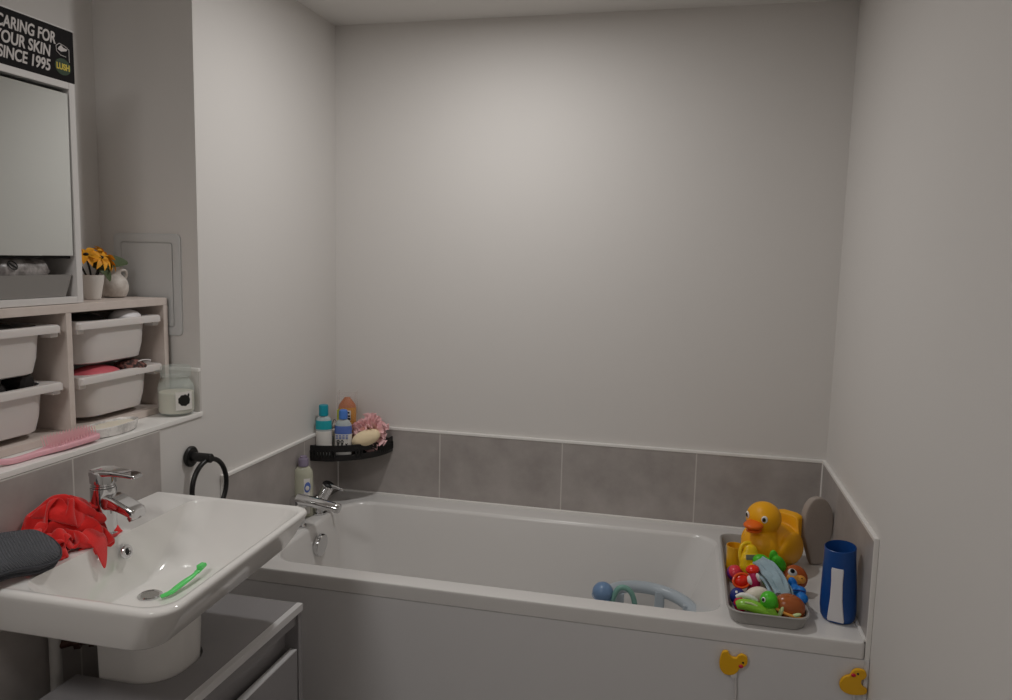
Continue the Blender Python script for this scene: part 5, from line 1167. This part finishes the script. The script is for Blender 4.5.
def lean(ring): return [Vector((p.x - .030 * p.z, p.y, p.z)) for p in ring]
rcup = thing('rinse_cup', 'blue plastic rinse cup with a white handle strip at the bath corner', 'rinse cup', (1.566, -.592, DZ), math.radians(-18))
k = MB()
def er(rx, ry, z, tilt=0.0): return [Vector((rx * math.cos(a), ry * math.sin(a), z + tilt * math.sin(a + .35))) for a in [2 * PI * i / 48 for i in range(48)]]
k.loft([lean(q) for q in [er(.026, .024, 0), er(.034, .031, .002), er(.0385, .034, .010), er(.0405, .035, .03), er(.0395, .0335, .07), er(.0370, .031, .12), er(.0350, .0300, .155, .001), er(.0350, .0295, .176, .006), er(.0338, .0285, .177, .006),
        er(.0330, .0280, .155, .001), er(.0350, .029, .12), er(.0375, .0315, .07), er(.038, .032, .03), er(.030, .028, .006)]], True, True)
k.build('cup_wall', M['cupblue'], rcup, world=False)
k = MB()
rg = []
for z, w, y in ((.006, .0175, -.0335), (.010, .0185, -.0362), (.03, .0165, -.0372), (.06, .0135, -.0362), (.10, .0125, -.0338), (.128, .0135, -.0322), (.1325, .0125, -.0312)):
    rg.append([Vector((q[0], y + q[1] + abs(q[0]) ** 2 * 10, z)) for q in rr(-w, w, -.0022, .0022, .002, 3)])
k.loft([lean(q) for q in rg], True, True); k.build('handle_strip', M['white'], rcup, world=False)

# baby bath seat
bs_ = thing('baby_bath_seat', 'grey blue baby bath ring seat inside the bath', 'bath seat', (1.12, -.35, .17))
k = MB()
sc_ = Vector((1.122, -.355, .425))
k.tube([(sc_.x + .124 * math.cos(a), sc_.y + .124 * math.sin(a), sc_.z - .012 * math.cos(a)) for a in [2 * PI * i / 64 for i in range(64)]], .0185, 16, closed=True, flat=.95)
k.build('ring', M['seat'], bs_)
for a in (.35, 1.35, 2.5, 3.9, 5.3):
    x, y = sc_.x + .112 * math.cos(a), sc_.y + .112 * math.sin(a)
    k = MB(); k.loft([[Vector((x + q[0], y + q[1], z)) for q in rr(-w, w, -.008, .008, .005, 3)] for z, w in ((.19, .024), (.30, .017), (.40, .014), (.425, .014))], True, True); k.build('leg', M['seat'], bs_)
k = MB(); k.loft([[Vector((sc_.x + r * math.cos(a), sc_.y + r * math.sin(a), z)) for a in [2 * PI * i / 48 for i in range(48)]] for r, z in ((.10, .1712), (.135, .174), (.14, .185), (.125, .193), (.08, .190))], True, True); k.build('base', M['seat'], bs_)
k = MB(); k.ell((.995, -.405, .474), (.029, .029, .0275), u=32, w=20); bl = k.build('toy_knob', M['seatblue'], bs_)
k = MB(); k.tube([(.995 + .0292 * math.cos(a), -.405 + .0292 * math.sin(a), .474 - .008 + .006 * math.sin(a)) for a in [2 * PI * i / 32 for i in range(32)]], .0010, 6, closed=True); k.build('knob_seam', M['seatblue'], bl)
k = MB(); k.cyl((.997, -.395, .42), (.995, -.402, .452), .013, n=20); k.build('knob_stem', M['navy'], bs_)
k = MB(); k.tube(spline([(1.018, -.412, .405), (1.021, -.412, .448), (1.035, -.412, .488), (1.053, -.41, .496), (1.072, -.408, .484), (1.083, -.405, .452), (1.086, -.404, .405)], 6), .0075, 12); k.build('play_arch', M['sage'], bs_)

# ------------------------------------------------------------------ duck hooks on the bath panel
def duck_hook(loc, label, mirror, tilt):
    t = thing('duck_hook', label, 'hook', loc, group='yellow duck hooks on the bath panel')
    # local x to the right, z up, front face towards -y
    pts = [(-.030, .020), (-.026, .028), (-.017, .030), (-.012, .024), (-.005, .019), (.004, .020), (.007, .026), (.015, .031), (.026, .028), (.030, .018), (.029, .008), (.024, .001), (.016, -.004), (.013, -.013), (.006, -.022), (-.006, -.027), (-.018, -.025), (-.027, -.015), (-.031, .0)]
    c = spline([(x, z, 0) for x, z in pts], 4, True)
    ol = [(p.x * mirror, p.y) for p in c]
    T = Matrix.Rotation(tilt, 4, 'Y') @ Matrix(((1, 0, 0, 0), (0, 0, -1, 0), (0, 1, 0, 0), (0, 0, 0, 1)))
    k = MB(); k.prism(ol if mirror > 0 else ol[::-1], .011, T, bev=.0035); k.build('duck_shape', M['yellow2'], t, world=False)
    k = MB(); k.ell(T @ Vector((.017 * mirror, .003, .0115)), (.0052, .0030, .0042)); lab(k.build('beak', M['crimson'], t, world=False), 'small red beak')
    k = MB(); k.ell(T @ Vector((.020 * mirror, .0125, .0108)), (.0026, .0016, .0026)); k.build('eye', M['eyeblack'], t, world=False)
    k = MB()
    b0 = Vector((.002, -.006, -.024))
    P_ = spline([b0, b0 + Vector((.004, 0, -.012)), b0 + Vector((.007, .001, -.05)), b0 + Vector((.004, .001, -.10)), b0 + Vector((.008, .001, -.17))], 6)
    k.box((b0.x - .006, -.0095, b0.z - .008), (b0.x + .008, -.0022, b0.z + .006), .002)
    k.tube(P_, .0038, 8, flat=.6)
    k.build('strap', M['cord'], t, world=False)
duck_hook((1.328, -.6985, .470), 'yellow duck shaped hook with strap on the bath panel, facing right', 1, .12)
duck_hook((1.5835, -.6985, .469), 'yellow duck shaped hook beside the right wall, with its head tipped back', -1, 1.45)
